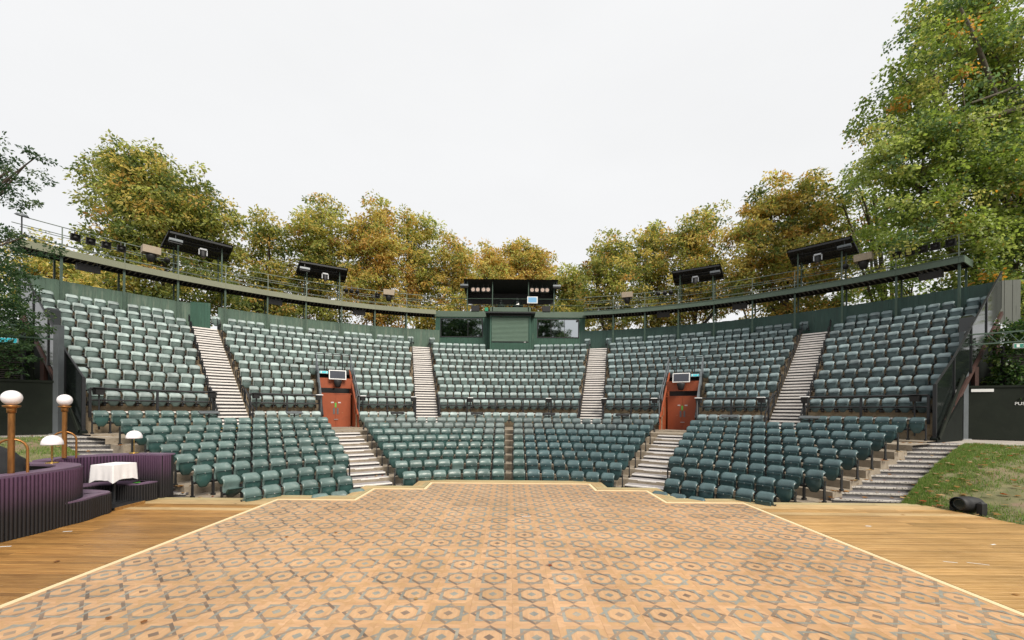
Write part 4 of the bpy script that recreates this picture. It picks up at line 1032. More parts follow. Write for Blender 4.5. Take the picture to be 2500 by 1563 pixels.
# ================================================================== SIDE HOARDINGS, GATE POSTS, TRUSSES
def hoard(p0, p1, h, lab, npan):
    p0, p1 = Vector((*p0,0)), Vector((*p1,0)); o = thing('hoarding', lab, 'hoarding', T(0,0,0), 'dark green side hoardings'); L = (p1-p0).length
    Mx = Matrix.Translation(p0) @ Matrix.Rotation(math.atan2(p1.y-p0.y,p1.x-p0.x),4,'Z')
    for i in range(npan):
        b = MB(); b.bev(L*i/npan+.006,L*(i+1)/npan-.006,-.03,.03,FX+.02,FX+h,.004,Mx); b.build('panel', M_['hoard'], o)
    b = MB(); b.box(0,L,-.06,.06,FX+h+.002,FX+h+.09,Mx); b.build('top_rail', M_['hoard'], o)
    return o, Mx
ol, Ml = hoard((-17.25,15.45),(-19.6,13.6),1.95,'plain dark green hoarding behind the left grass bank',2)
orr, Mr = hoard((19.15,17.05),(23.6,14.6),2.15,'dark green hoarding doors behind the right grass bank',3)
b = MB(); b.box(1.28,1.62,-.05,-.033,FX+1.30,FX+1.42,Mr) if 0 else None
big = text_mesh('PUSH', .17); q = at(2490,986,16.4)
lm = Mr.inverted() @ q
link('lettering', big, orr, Mr @ T(lm.x,-.036,lm.z) @ RX(90)).data.materials.append(M_['white']); push.materials.append(M_['riser'])
b = MB(); b.box(.1,.75,-.06,-.031,FX+1.98,FX+2.10,Mr); b.build('sign_strip', M_['white'], orr)
b = MB(); b.box(2.0,2.3,-.07,-.031,FX+.85,FX+1.15,Mr); b.build('latch_box', M_['steelgrey'], orr)
for sg, (x, y, top) in ((-1,(-17.15,15.5,5.45)),(1,(18.95,17.0,5.78))):
    nm = side[sg]
    o = thing('gate_post', f'tall square steel post at the {nm} entrance, carrying a lattice truss', 'post', T(x,y,FX), 'steel gate posts')
    b = MB(); b.box(-.10,.10,-.10,.10,0,top-FX); b.build('shaft', M_['steelgrey'], o)
    b = MB(); b.bev(-.17,.17,-.17,.17,0,.03,.01); b.build('base_plate', M_['galv'], o)
    t = thing('truss', f'green lattice truss reaching out from the {nm} gate post', 'truss', T(0,0,0), 'lattice trusses at the sides')
    A0 = Vector((x+sg*.12,y,top-.12)); A1 = Vector((x+sg*4.2,y-1.6,top+.05)); dz = Vector((0,0,-.42))
    b = MB(); b.bar(A0,A1,.055); b.build('top_chord', M_['greensteel'], t); b = MB(); b.bar(A0+dz,A1+dz,.055); b.build('bottom_chord', M_['greensteel'], t)
    n = 7
    for i in range(n):
        u = A0.lerp(A1,i/n); v = A0.lerp(A1,(i+.5)/n); w = A0.lerp(A1,(i+1)/n)
        b = MB(); b.bar(u,v+dz,.03); b.bar(v+dz,w,.03); b.build('web_brace', M_['greensteel'], t)
    e_ = A0.lerp(A1,.30 if sg < 0 else .38)+Vector((0,-.05,-.60))
    exit_sign(Matrix.Translation(e_) @ RZ(-sg*22), f'{"blue" if sg < 0 else "green"} and white exit sign hung under the {nm} truss', sg < 0, .62, .19)
    # drain pipe and loose cable beside the post
    o = thing('drain_pipe', f'rust red drain pipe beside the {nm} gate post', 'pipe', T(0,0,0), 'rust red drain pipes')
    b = MB(); px_ = x-sg*.42; b.tube([(px_,y+.25,FX),(px_,y+.25,3.1)],.05,8); b.build('pipe', M_['rust'], o)
    b = MB(); b.tube([(px_,y+.25,1.6),(px_,y+.25,1.7)],.065,8); b.tube([(px_,y+.25,2.6),(px_,y+.25,2.7)],.065,8); b.build('collar', M_['rust'], o)

# ================================================================== PURPLE FLUTED BAR, BANQUETTE, TABLE AND LAMPS (left wing)
def ombre(name, top, bot, z0, z1, rough=.55):
    m = mat(name, top, rough, .12, 5, bump=.08, bscale=40, rnd=.10); t = m.node_tree; n = t.nodes; b = n['Principled BSDF']; L = t.links.new
    src = b.inputs['Base Color'].links[0].from_socket
    tc = n.new('ShaderNodeTexCoord'); sx = n.new('ShaderNodeSeparateXYZ'); L(tc.outputs['Object'], sx.inputs[0])
    nz = n.new('ShaderNodeTexNoise'); nz.inputs['Scale'].default_value = 3; L(tc.outputs['Object'], nz.inputs['Vector'])
    ad = n.new('ShaderNodeMath'); ad.operation = 'MULTIPLY_ADD'; ad.inputs[1].default_value = .25; L(nz.outputs['Fac'], ad.inputs[0]); L(sx.outputs[2], ad.inputs[2])
    mr = n.new('ShaderNodeMapRange'); mr.interpolation_type = 'SMOOTHSTEP'; mr.inputs[1].default_value = z0; mr.inputs[2].default_value = z1; L(ad.outputs[0], mr.inputs[0])
    mx = n.new('ShaderNodeMix'); mx.data_type = 'RGBA'; L(mr.outputs[0], mx.inputs[0]); mx.inputs[6].default_value = (*bot, 1); L(src, mx.inputs[7]); L(mx.outputs[2], b.inputs['Base Color'])
    return m
M_['purple'] = ombre('purple to black sprayed timber', (.078,.034,.074), (.010,.009,.010), .42, 1.28)
M_['purpletop'] = mat('lavender top', (.135,.085,.135), .5, .1, 4, dirt=(.10,.06,.10), dscale=5)
def catmull(pts, step):
    pts = [Vector(p) for p in pts]; out = []
    for i in range(len(pts)-1):
        p0, p1, p2, p3 = pts[max(i-1,0)], pts[i], pts[i+1], pts[min(i+2,len(pts)-1)]
        for k in range(16):
            t = k/16; out.append(.5*((2*p1)+(p2-p0)*t+(2*p0-5*p1+4*p2-p3)*t*t+(3*p1-p0-3*p2+p3)*t**3))
    out.append(pts[-1]); res = [out[0]]; acc = 0
    for a, b in zip(out, out[1:]):
        L = (b-a).length
        while acc+L >= step:
            f = (step-acc)/L; a = a.lerp(b, f); res.append(a); L = (b-a).length; acc = 0
        acc += L
    return res
FW = .06
def flute_mesh(h, r=.0255):
    b = MB(); n = 6; vs = []
    for z in (0, h):
        for j in range(n+1):
            a = math.pi*j/n; vs.append((r*math.cos(a), -r*math.sin(a)*1.05, z))
    b.add(vs, [(j, j+1, j+n+2, j+n+1) for j in range(n)], smooth=True); b.add(vs[n+1:], [tuple(range(n+1))]); return b.mesh('flute', M_['purple'])
FM = {h: flute_mesh(h) for h in (1.10, .43)}
def fluted(par, pts, h, flip=1):
    c = catmull(pts, FW)
    for a, b in zip(c, c[1:]):
        m = (a+b)/2; d = (b-a); ang = math.atan2(d.y, d.x)
        link('flute', FM[h], par, T(m.x, m.y, .005) @ Matrix.Rotation(ang+(0 if flip > 0 else math.pi), 4, 'Z'))
    return c
def strip(par, name, c, w, z0, z1, m, side_=1):
    """solid band of width w beside curve c"""
    b = MB(); n = len(c); L_, Rr = [], []
    for i, p in enumerate(c):
        d = (c[min(i+1,n-1)]-c[max(i-1,0)]).normalized(); nn = Vector((-d.y, d.x))*side_
        L_.append(p); Rr.append(p+nn*w)
    vs = []; fs = []
    for i in range(n): vs += [(*L_[i],z0),(*Rr[i],z0),(*Rr[i],z1),(*L_[i],z1)]
    for i in range(n-1):
        a = 4*i; q = a+4; fs += [(a+3,a+2,q+2,q+3),(a,q,q+1,a+1),(a,a+3,q+3,q),(a+1,q+1,q+2,a+2)]
    fs += [(0,1,2,3),(4*n-4,4*n-1,4*n-2,4*n-3)]
    b.add(vs, fs); return b.build(name, m, par)
bar = thing('bar_counter', 'purple fluted bar counter with a rounded end at the left of the stage', 'bar', T(0,0,0))
cb = [(-8.98,4.6),(-8.90,6.0),(-8.80,7.1),(-8.76,7.8),(-8.86,8.35),(-9.15,8.72),(-9.6,8.92),(-10.2,8.98),(-10.9,8.9)]
c = fluted(bar, cb, 1.10, 1)
strip(bar, 'core', c, .05, .0, 1.09, M_['blackmatt'], 1)
c2 = catmull([(x+.0, y) for x, y in cb], .06)
strip(bar, 'counter_top', [p+Vector((.0,0)) for p in c2], .36, 1.105, 1.145, M_['purpletop'], 1)
b = MB(); b.poly([(-9.15,4.6),(-9.10,7.6),(-9.4,8.4),(-10.8,8.6),(-10.8,4.6)], .70, .74); b.build('inner_floor', M_['blackmatt'], bar)
bb = [(-8.82,7.95),(-8.76,8.15),(-8.76,8.45),(-8.86,8.80),(-8.95,9.16),(-9.4,9.34),(-10.0,9.38),(-10.5,9.3)]
bench = thing('curved_bench', 'low purple fluted bench curling round the end of the bar', 'bench', T(0,0,0))
c = fluted(bench, bb, .43, 1); strip(bench, 'core', c, .04, 0, .42, M_['blackmatt'], 1); strip(bench, 'seat_top', c, .42, .435, .465, M_['purpletop'], 1)
bq = thing('banquette', 'curved purple fluted banquette with a high back behind the white table', 'banquette', T(0,0,0))
bk = [(-9.05,10.64),(-9.4,10.70),(-9.9,10.66),(-10.35,10.45),(-10.62,10.05),(-10.62,9.65),(-10.5,9.4)]
c = fluted(bq, bk, 1.10, -1); strip(bq, 'back_core', c, .30, 0, 1.09, M_['blackmatt'], -1); strip(bq, 'back_cap', c, .34, 1.105, 1.14, M_['purpletop'], -1)
ce = fluted(bq, [(-9.03,10.94),(-9.015,10.77),(-9.04,10.62)], 1.10, -1)
fb = [(-9.08,10.54),(-9.10,10.30),(-9.22,10.08),(-9.6,10.08),(-10.0,10.0),(-10.22,9.75),(-10.25,9.45)]
c = fluted(bq, fb, .43, -1); strip(bq, 'seat_core', c, .06, 0, .42, M_['blackmatt'], -1); strip(bq, 'seat_top', c, .50, .435, .46, M_['purpletop'], -1)
b = MB(); b.poly([(-9.0,9.3),(-9.0,10.1),(-9.2,10.2),(-10.3,10.2),(-10.4,9.3)], .0, .055); b.build('plinth', M_['blackmatt'], bq)
b = MB(); b.box(-9.0,-8.96,9.32,10.06,.0,.06,T(0,0,0)); b.build('plinth_edge', M_['plank'], bq)
gcl = MB(); gcl.box(-9.42,-9.32,10.22,10.32,.461,.475); gcl = gcl.build('green_card', M_['greensign']); tag(gcl, 'small green card lying on the banquette seat', 'card')

# table with a white cloth
tb = thing('pedestal_table', 'black pedestal table with a square base among the banquettes', 'table', T(-9.6,9.92,.055))
b = MB(); b.tube([(0,0,.02),(0,0,.90)], .045, 12); b.build('column', M_['black'], tb)
b = MB(); b.bev(-.24,.24,-.24,.24,0,.02,.008); b.build('base', M_['black'], tb)
b = MB(); b.bev(-.26,.26,-.26,.26,.90,.925,.006); b.build('top', M_['black'], tb)
b = MB(); per = 96; lev = 9; vs = []; fs = []
for l in range(lev+1):
    for k in range(per):
        s_ = 4*k/per; q = int(s_); f = s_-q; e = .285
        cs = [(-e,-e),(e,-e),(e,e),(-e,e)]; p = Vector(cs[q]).lerp(Vector(cs[(q+1) % 4]), f)
        cor = max(0, 1-min(f,1-f)/.22)           # 1 at a corner
        drop = (.36+.07*cor)*l/lev; t = l/lev
        dirn = p.normalized(); nrm = Vector(((-1 if q == 3 else 1 if q == 1 else 0),(-1 if q == 0 else 1 if q == 2 else 0)))
        fold = .006*math.sin(k*.9)*(1-cor)+.010*math.sin(k*.31+q)
        outw = (.012+fold)*t**.8
        pp = p+nrm*outw*(1-cor)+dirn*cor*(.03*t**.9)
        vs.append((pp.x, pp.y, .932-drop-.005*math.sin(k*.5)*t))
for l in range(lev):
    for k in range(per): a = l*per+k; d2 = l*per+(k+1) % per; fs.append((a,d2,d2+per,a+per))
b.add(vs, fs, smooth=True); b.add(vs[:per], [tuple(range(per))[::-1]])
tc_ = b.build('tablecloth', M_['cloth'], None, T(-9.6,9.92,.055) @ RZ(-4)); tag(tc_, 'white cloth draped over the small square table', 'tablecloth')

def globe_lamp(x, y, lab, sc_=1.0, yaw=0):
    o = thing('globe_lamp', lab, 'lamp', T(x,y,1.145) @ RZ(yaw), 'brass globe lamps on the bar')
    b = MB(); b.tube([(0,0,0),(0,0,1.12)], .045, 14); b.build('pole', M_['brass'], o)
    b = MB(); b.lathe([(.0,1.10),(.06,1.10),(.065,1.17),(.06,1.19),(.11,1.21),(.115,1.235),(.06,1.245),(0,1.245)], 18); b.build('collar', M_['brass'], o)
    b = MB(); n = 14; b.lathe([(.137*math.sin(math.pi*i/n), 1.375-.137*math.cos(math.pi*i/n)) for i in range(n+1)], 24); b.build('globe', M_['globe'], o)
    b = MB(); r = .20; pts = [(-r,0,-.02),(-r,0,.42)]+[(-r*math.cos(math.pi*i/10),0,.42+r*math.sin(math.pi*i/10)) for i in range(1,10)]+[(r,0,.42),(r,0,-.02)]
    b.tube(pts, .021, 8); b.build('hoop', M_['brass'], o)
globe_lamp(-9.07,7.43,'tall brass globe lamp with a hoop on the near end of the bar', 1, 35); globe_lamp(-10.60,9.72,'tall brass globe lamp standing behind the banquette', 1, 35)
def mush(x, y, lab):
    o = thing('table_lamp', lab, 'lamp', T(x,y,1.145), 'white domed table lamps')
    b = MB(); b.lathe([(0,.40),(.172,.395),(.176,.41),(.168,.47),(.14,.535),(.09,.58),(.04,.598),(0,.60)], 24); b.build('shade', M_['globe'], o)
    b = MB(); b.tube([(0,0,.02),(0,0,.41)], .011, 8); b.build('stem', M_['goldbrass'], o)
    b = MB(); b.lathe([(0,.0),(.105,.0),(.105,.012),(.09,.02),(.02,.028),(0,.028)], 24); b.build('base', M_['goldbrass'], o)
mush(-9.86,8.80,'white domed brass table lamp on the bar top'); mush(-9.93,10.80,'white domed brass table lamp on the banquette back')
b = MB(); pr = []
for i in range(8):
    for j in range(14):
        a = 2*math.pi*j/14; r = .62*(1-(i/7)**2.2)*(1+.18*math.sin(3*a+i)); pr.append((r*math.cos(a)*.8, r*math.sin(a)*1.1, .02+.95*i/7))
b.add(pr, [(i*14+j, i*14+(j+1) % 14, (i+1)*14+(j+1) % 14, (i+1)*14+j) for i in range(7) for j in range(14)], smooth=True)
o = b.build('black_sheet', M_['blackmatt'], None, T(-9.95,7.75,.75)); tag(o, 'heap under a black sheet inside the bar', 'sheet')

# moving light on the ground at the right stage edge
o = thing('moving_light', 'large black moving stage light at the right edge of the stage', 'stage light', T(11.22,9.95,-.12) @ RZ(104))
b = MB(); b.bev(-.26,.26,-.20,.20,-.30,-.06,.03); b.build('base', M_['blackmatt'], o)
for sx in (-1,1):
    b = MB(); b.bev(sx*.25-.05,sx*.25+.05,-.09,.09,-.06,.40,.045); b.build('yoke_arm', M_['blackmatt'], o)
Mh = T(0,0,.29) @ RX(94)
b = MB(); b.lathe([(.0,.36),(.12,.35),(.17,.28),(.19,.10),(.185,-.14),(.165,-.20),(.17,-.205),(.17,-.34),(.15,-.36)], 22, Mh @ T(0,0,0)); b.build('head', M_['blackmatt'], o)
b = MB(); b.lathe([(0,-.30),(.148,-.30)], 22, Mh); b.lathe([(.10,-.305),(.11,-.31),(.12,-.305)], 22, Mh); b.build('lens', M_['perspex'], o)
b = MB(); b.bar(Mh @ Vector((0,-.196,.25)), Mh @ Vector((0,-.20,-.12)), .03,.012); b.build('badge_strip', M_['steelgrey'], o)

# ================================================================== GRASS BANKS
def bez(L, t):
    n = len(L)-1; k = min(int(t*n), n-1); f = t*n-k; return Vector(L[k]).lerp(Vector(L[k+1]), f)
from mathutils import noise as mnoise
def bank(sg):
    Bo = [(10.45,10.86,-.10),(10.85,10.55,-.10),(11.10,9.05,-.13),(11.34,7.65,-.13),(11.8,4.6,-.13)]
    To = [(16.15,14.40,1.28),(18.4,13.75,1.28),(22.0,12.55,1.28),(26.0,11.3,1.28),(30,8,1.28)]
    if sg < 0:
        Bo = [(10.45,10.86,-.10),(10.9,10.2,-.12),(11.1,9.0,-.13),(11.2,7.0,-.13),(11.4,4.6,-.13)]
    nu, nv = 60, 44; V = []; F = []
    for j in range(nv+1):
        for i in range(nu+1):
            u, v = i/nu, j/nv; p = bez(Bo, u).lerp(bez(To, u), v); 
            w = min(1, v*6)*min(1, (1-v)*6)
            z = p.z+.22*math.sin(v*math.pi)+w*.10*mnoise.noise(Vector((p.x*.8,p.y*.8,sg*3)))+w*.04*mnoise.noise(Vector((p.x*3,p.y*3,1)))
            V.append((sg*p.x, p.y, z))
    for j in range(nv):
        for i in range(nu): a = j*(nu+1)+i; F.append((a,a+1,a+nu+2,a+nu+1))
    o = link('grass_bank', np_mesh('grass_bank', np.array(V), np.array(F), M_['turf'], smooth=True)); structure(o)
    # blades
    V = np.array(V).reshape(nv+1, nu+1, 3); n = 70000 if sg > 0 else 18000
    u = rng.random(n)**1.5*nu*.8; v = rng.random(n)*nv; i = u.astype(int).clip(0,nu-1); j = v.astype(int).clip(0,nv-1); fu = (u-i)[:,None]; fv = (v-j)[:,None]
    p = (V[j,i]*(1-fu)+V[j,i+1]*fu)*(1-fv)+(V[j+1,i]*(1-fu)+V[j+1,i+1]*fu)*fv
    nz = np.array([mnoise.noise(Vector((q[0]*1.3,q[1]*1.3,2)))+.5*mnoise.noise(Vector((q[0]*4,q[1]*4,5))) for q in p])
    edge = (i < 5)*.5+(j < 4)*.35
    dirt_spot = np.exp(-(((p[:,0]*sg-13.3)/1.1)**2+((p[:,1]-9.9)/.9)**2))*1.6
    keep = rng.random(n) < np.clip(.55+nz*1.1+edge-dirt_spot, 0.03, 1); p = p[keep]; m = len(p); nz = nz[keep]
    h = (.045+.05*rng.random(m)+.03*np.clip(nz,0,1))[:,None]; a = rng.random(m)*6.28; wd = (.006+.005*rng.random(m))[:,None]
    dx = np.stack([np.cos(a),np.sin(a),0*a],1); tip = p+np.stack([rng.normal(0,.025,m),rng.normal(0,.025,m),h[:,0]],1)
    VV = np.stack([p-dx*wd-[0,0,.01],p+dx*wd-[0,0,.01],tip],1).reshape(-1,3); FF = np.arange(3*m).reshape(-1,3)
    pal = np.array([(.12,.215,.04),(.165,.255,.055),(.23,.27,.08),(.33,.29,.13),(.085,.165,.04)]); ci = rng.choice(5, m, p=[.32,.28,.2,.1,.1])
    cc = np.repeat(pal[ci]*(.8+.4*rng.random((m,1))),3,0)
    o = link('grass', np_mesh('grass', VV, FF, M_['grass'], colr=cc)); tag(o, f'patchy grass growing on the {side[sg]} bank', 'grass', None, 'stuff')
    return V
bank_r = bank(1); bank_l = bank(-1)

# ================================================================== FALLEN LEAVES
def leaf_litter():
    pts = []
    def put(p, s): pts.append((p, s))
    V = bank_r
    for V_, n in ((bank_r, 260), (bank_l, 90)):
        for _ in range(n):
            j, i = random.randrange(V_.shape[0]), random.randrange(int(V_.shape[1]*.8)); put(Vector(V_[j,i])+Vector((random.uniform(-.2,.2),random.uniform(-.2,.2),.06)), random.uniform(.05,.10))
    for sg in (-1,1):
        for i in range(12):
            for _ in range(5 if sg > 0 else 3):
                x = 8.98+.475*i; put(Vector((sg*(x+random.choice((random.uniform(-.05,.25),random.uniform(0,1.8)))), 11.27+.3*i+random.uniform(.08,.24)-.1, -.01+.119*i+.012)), random.uniform(.04,.09))
        for i in range(1,9):
            for _ in range(7): put(P(r_st(i)+random.uniform(-.35,-.05), sg*random.uniform(61.0,62.0), f_st(i)+.01), random.uniform(.04,.08))
            for _ in range(26): put(P(r_st(i)+random.uniform(-.4,.5), random.uniform(-61,61), f_st(i)+.01), random.uniform(.03,.07))
        for th in (15.4,45.7):
            for k in range(23):
                for _ in range(9): put(frame(17.72+.345*k, sg*th, F9+.247+.2455*k+.012) @ Vector((random.uniform(-.6,.6),random.uniform(.06,.3),0)), random.uniform(.03,.08))
    for j in range(1,12):
        for _ in range(70): put(P(r_up(j)+random.uniform(-.3,.3), random.uniform(-60,60), f_up(j)+.01), random.uniform(.04,.08))
    for (px, py) in ((2415,1268),(2483,1275),(2205,1258),(1344,1382),(820,1302),(265,1512),(353,1522),(139,1372),(575,1230),(700,1312),(1015,1463),(2478,1453)):
        q = at(px,py,5); t = EYE/(EYE-q.z); put(Vector((q.x*t,q.y*t,.012)), .045)
    V = []; F = []; C = []
    pal = [(.30,.14,.04),(.36,.20,.07),(.22,.10,.035),(.42,.28,.13),(.30,.07,.02),(.46,.36,.22)]
    for p, s in pts:
        if abs(p.x) > 17 and p.z < .9: pass
        a = random.uniform(0,6.28); o = len(V); cu = random.uniform(.1,.5)
        for k in range(5):
            b_ = a+2*math.pi*k/5; r = s*random.uniform(.55,1.0); V.append((p.x+r*math.cos(b_), p.y+r*math.sin(b_), p.z+cu*s*random.random()))
        V.append((p.x,p.y,p.z)); c = random.choice(pal)
        C += [c]*6
        for k in range(5): F.append((o+k,o+(k+1) % 5,o+5))
    o = link('fallen_leaves', np_mesh('fallen_leaves', np.array(V), np.array(F), M_['grass'], colr=np.array(C))); tag(o, 'dry brown leaves fallen over steps, grass and stage', 'leaves', None, 'stuff')
leaf_litter()

# ================================================================== TREES
def leaves(clusters, n_per, cr, size, pal, probs, aspect=.5, droop=.35, seed=1, up=.5, flat=.5):
    """clusters (n,3) points, cluster colours; returns V,F,C of rhombic folded leaves"""
    r = np.random.default_rng(seed); nC = len(clusters)
    cnt = r.poisson(n_per, nC).clip(4); idx = np.repeat(np.arange(nC), cnt); m = len(idx)
    d = r.normal(size=(m,3)); d /= np.linalg.norm(d,axis=1)[:,None]; rad = cr*(.35+.75*r.random(m))[:,None]*(.7+.6*r.random(nC))[idx][:,None]
    off = d*rad; off[:,2] *= flat
    pos = clusters[idx]+off; pos[:,2] -= .35*(off[:,0]**2+off[:,1]**2)/max(cr,.1)
    out = off/np.maximum(np.linalg.norm(off,axis=1)[:,None],1e-6)
    ax = out+r.normal(0,.55,(m,3)); ax[:,2] -= droop; ax /= np.linalg.norm(ax,axis=1)[:,None]          # leaf axis
    nrm = r.normal(0,.5,(m,3)); nrm[:,2] += up; nrm += out*.6
    sd = np.cross(ax,nrm); sd /= np.maximum(np.linalg.norm(sd,axis=1)[:,None],1e-6)
    L = (size*(.6+.7*r.random(m)))[:,None]; W = L*aspect
    nn = np.cross(sd,ax)
    a = pos; b_ = pos+ax*L*.5+sd*W*.5+nn*L*.06; c = pos+ax*L-nn*L*.12; e = pos+ax*L*.5-sd*W*.5+nn*L*.06
    V = np.stack([a,b_,c,e],1).reshape(-1,3); F = np.arange(4*m).reshape(-1,4)
    pal = np.array(pal); base = r.choice(len(pal), nC, p=probs)
    pick = np.where(r.random(m) < .72, base[idx], r.choice(len(pal), m, p=probs))
    C = pal[pick]*(.75+.5*r.random((m,1)))
    return V, F, np.repeat(C,4,0)
def crown_points(lobes, dens, seed, shell=.55, flatz=1.0):
    r = np.random.default_rng(seed); out = []
    for (cx_, cy_, cz_, rr, ry) in lobes:
        n = max(6, int(dens*rr*rr)); d = r.normal(size=(n,3)); d /= np.linalg.norm(d,axis=1)[:,None]
        rad = (shell+(1-shell)*r.random(n)**.7)*np.where(r.random(n) < .3, .6*r.random(n)+.2, 1.0)
        # uneven outline
        rad *= 1+.20*np.array([mnoise.noise(Vector(q)*2.3+Vector((seed,0,0))) for q in d])
        q = d*rad[:,None]*np.array((rr,ry,rr*flatz)); out.append(q+np.array((cx_,cy_,cz_)))
    return np.concatenate(out)
def tree(name, label, cat, trunk, lobes, pal, probs, seed, dens=9.0, n_per=42, cr=.62, size=.30, aspect=.5, leafm='leaf', bark='bark', trunk_r=.35, droop=.35, limbs=46, group='trees behind the theatre', splits=None, up=.5, hook=1.0):
    o = thing(name, label, cat, T(*trunk), group); inv = Vector(trunk)
    pts = crown_points(lobes, dens, seed)
    V, F, C = leaves(pts, n_per, cr, size, pal, probs, aspect, droop, seed, up)
    V = V-np.array(trunk); link('crown', np_mesh('crown', V, F, M_[leafm], colr=C), o)
    rr = random.Random(seed); b = MB()
    top = max(l[2]+l[3]*.6 for l in lobes); cx_ = sum(l[0] for l in lobes)/len(lobes); cy_ = sum(l[1] for l in lobes)/len(lobes)
    h = top-trunk[2]; spine = []
    for k in range(7):
        t = k/6; spine.append(Vector(((cx_-trunk[0])*t*t+rr.uniform(-.15,.15)*(k > 0), (cy_-trunk[1])*t*t+rr.uniform(-.15,.15)*(k > 0), h*t*.92)))
    b.tube(spine, trunk_r, 9, r1=trunk_r*.18)
    b.build('trunk', M_[bark], o)
    b = MB()
    lo = [Vector(l[:3])-inv for l in lobes]
    for l, L in zip(lo, lobes):
        t = max(.25, min(.9, (l.z-h*.12)/h*.8)); k = t*6; i = min(int(k), 5); s0 = spine[i].lerp(spine[i+1], k-i)
        mid = s0.lerp(l, .5)+Vector((rr.uniform(-.4,.4),rr.uniform(-.4,.4),-rr.uniform(.2,.9)))
        r0 = trunk_r*.42
        b.tube([s0, s0.lerp(mid,.5)+Vector((rr.uniform(-.2,.2),0,-.1)), mid, mid.lerp(l,.5)+Vector((0,rr.uniform(-.2,.2),.12)), l], r0, 6, r1=r0*.28)
        for _ in range(max(3, int(limbs*L[3]/12))):
            q = Vector(pts[rr.randrange(len(pts))])-inv
            for _t in range(6):
                if (q-l).length < L[3]*1.05: break
                q = Vector(pts[rr.randrange(len(pts))])-inv
            if (q-l).length > L[3]*1.3: continue
            f0 = mid.lerp(l, rr.uniform(.2,1)); m2 = f0.lerp(q,.5)+Vector((rr.uniform(-.2,.2),rr.uniform(-.2,.2),rr.uniform(-.1,.25)))
            b.tube([f0, m2, q], r0*.26, 4, r1=r0*.06, cap=False)
    b.build('limbs', M_[bark], o)
    return o
GREEN, OLIVE, GOLD, ORANGE, RUST, LIME = (.115,.155,.045), (.29,.305,.085), (.55,.455,.145), (.53,.35,.11), (.32,.18,.06), (.43,.455,.13)
PAL = [GREEN, OLIVE, GOLD, ORANGE, RUST, LIME]
def px_lobes(L, Y, depth=1.0, grow=1.0):
    out = []
    for (px, py, rp) in L:
        dy = random.uniform(-1.2,1.2); p = at(px, py, Y+dy); r = rp*grow*(Y+dy)/FPX; out.append((p.x, p.y, p.z, r, max(r*.8, 1.6)*depth))
    return out
TREES = [
 ('big olive green chestnut tree behind the far left seats', 29, 400, [(330,425,70),(275,455,75),(350,470,85),(430,490,85),(505,545,80),(400,570,105),(300,590,85),(545,620,50),(450,690,100),(330,710,85),(540,710,60)], (.36,.36,.12,.03,.02,.11)),
 ('low yellowing chestnut foliage behind the left end of the gantry', 27, 150, [(105,640,55),(170,665,60),(95,710,60),(215,735,60),(150,750,55),(250,690,45)], (.12,.32,.32,.06,.02,.16)),
 ('narrow dark olive chestnut tree right of the big left tree', 34, 655, [(660,560,42),(640,610,45),(668,660,52),(630,700,48),(690,765,48),(625,765,42),(665,740,40)], (.30,.35,.20,.07,.03,.05)),
 ('tall golden olive chestnut tree behind the inner left canopy', 36, 785, [(785,515,42),(745,565,45),(800,580,55),(755,640,60),(815,665,60),(740,710,50),(790,760,55)], (.20,.38,.27,.05,.02,.08)),
 ('tall orange tinged chestnut tree left of the control booth', 36.5, 920, [(920,525,40),(885,575,45),(945,585,55),(900,640,65),(950,690,65),(885,720,55),(950,775,52)], (.06,.22,.32,.26,.08,.06)),
 ('lime green topped chestnut tree beside the orange tinged one', 38, 1015, [(1000,555,34),(1045,565,34),(1010,620,48),(1045,670,48),(1010,720,50),(1040,780,42)], (.12,.28,.28,.08,.02,.22)),
 ('yellow green chestnut tree left of the booth canopy', 37, 1105, [(1105,615,38),(1130,650,38),(1090,670,48),(1115,730,48),(1085,780,40)], (.08,.27,.36,.16,.04,.09)),
 ('rounded golden orange tree rising behind the booth canopy', 47, 1255, [(1195,635,42),(1265,630,45),(1310,645,42),(1240,680,60),(1325,690,36),(1180,710,45),(1290,745,55),(1220,760,50)], (.05,.22,.36,.26,.06,.05)),
 ('small green tree right of the booth canopy', 43, 1390, [(1380,690,36),(1405,700,34),(1395,750,46),(1365,775,36),(1415,785,38)], (.26,.34,.16,.05,.02,.17)),
 ('dense green chestnut tree, first right of the small green tree', 36, 1485, [(1485,610,40),(1520,625,38),(1460,665,48),(1505,690,52),(1450,735,40),(1495,765,50)], (.22,.40,.20,.07,.03,.08)),
 ('green chestnut tree left of the inner right canopy', 36.5, 1590, [(1585,585,38),(1615,600,36),(1575,645,52),(1610,690,52),(1570,745,46),(1615,770,45)], (.22,.38,.24,.08,.02,.06)),
 ('golden chestnut tree with an orange heart behind the inner right canopy', 35, 1695, [(1690,555,36),(1735,540,34),(1670,600,45),(1715,615,52),(1690,680,55),(1735,730,50),(1665,760,45)], (.17,.34,.28,.12,.04,.05)),
 ('big golden brown chestnut tree behind the far right canopy', 31, 1915, [(1880,490,52),(1945,480,50),(2005,515,52),(1840,555,60),(1925,560,75),(2010,590,62),(1830,640,70),(1930,650,90),(2035,650,50),(1790,710,50),(1900,740,80),(2000,735,55)], (.16,.32,.32,.12,.04,.04)),
]
for k, (lab, Y, px, L, pr) in enumerate(TREES):
    base = at(px, YH, Y); lob = px_lobes(L, Y, 1.1, 1.12)
    tree('chestnut_tree', lab, 'tree', (base.x, Y, -.7), lob, PAL, np.array(pr)/sum(pr), 100+k, dens=13 if Y < 33 else 14, n_per=52, cr=.62 if Y < 40 else .74, size=.265 if Y < 40 else .31, trunk_r=.26)
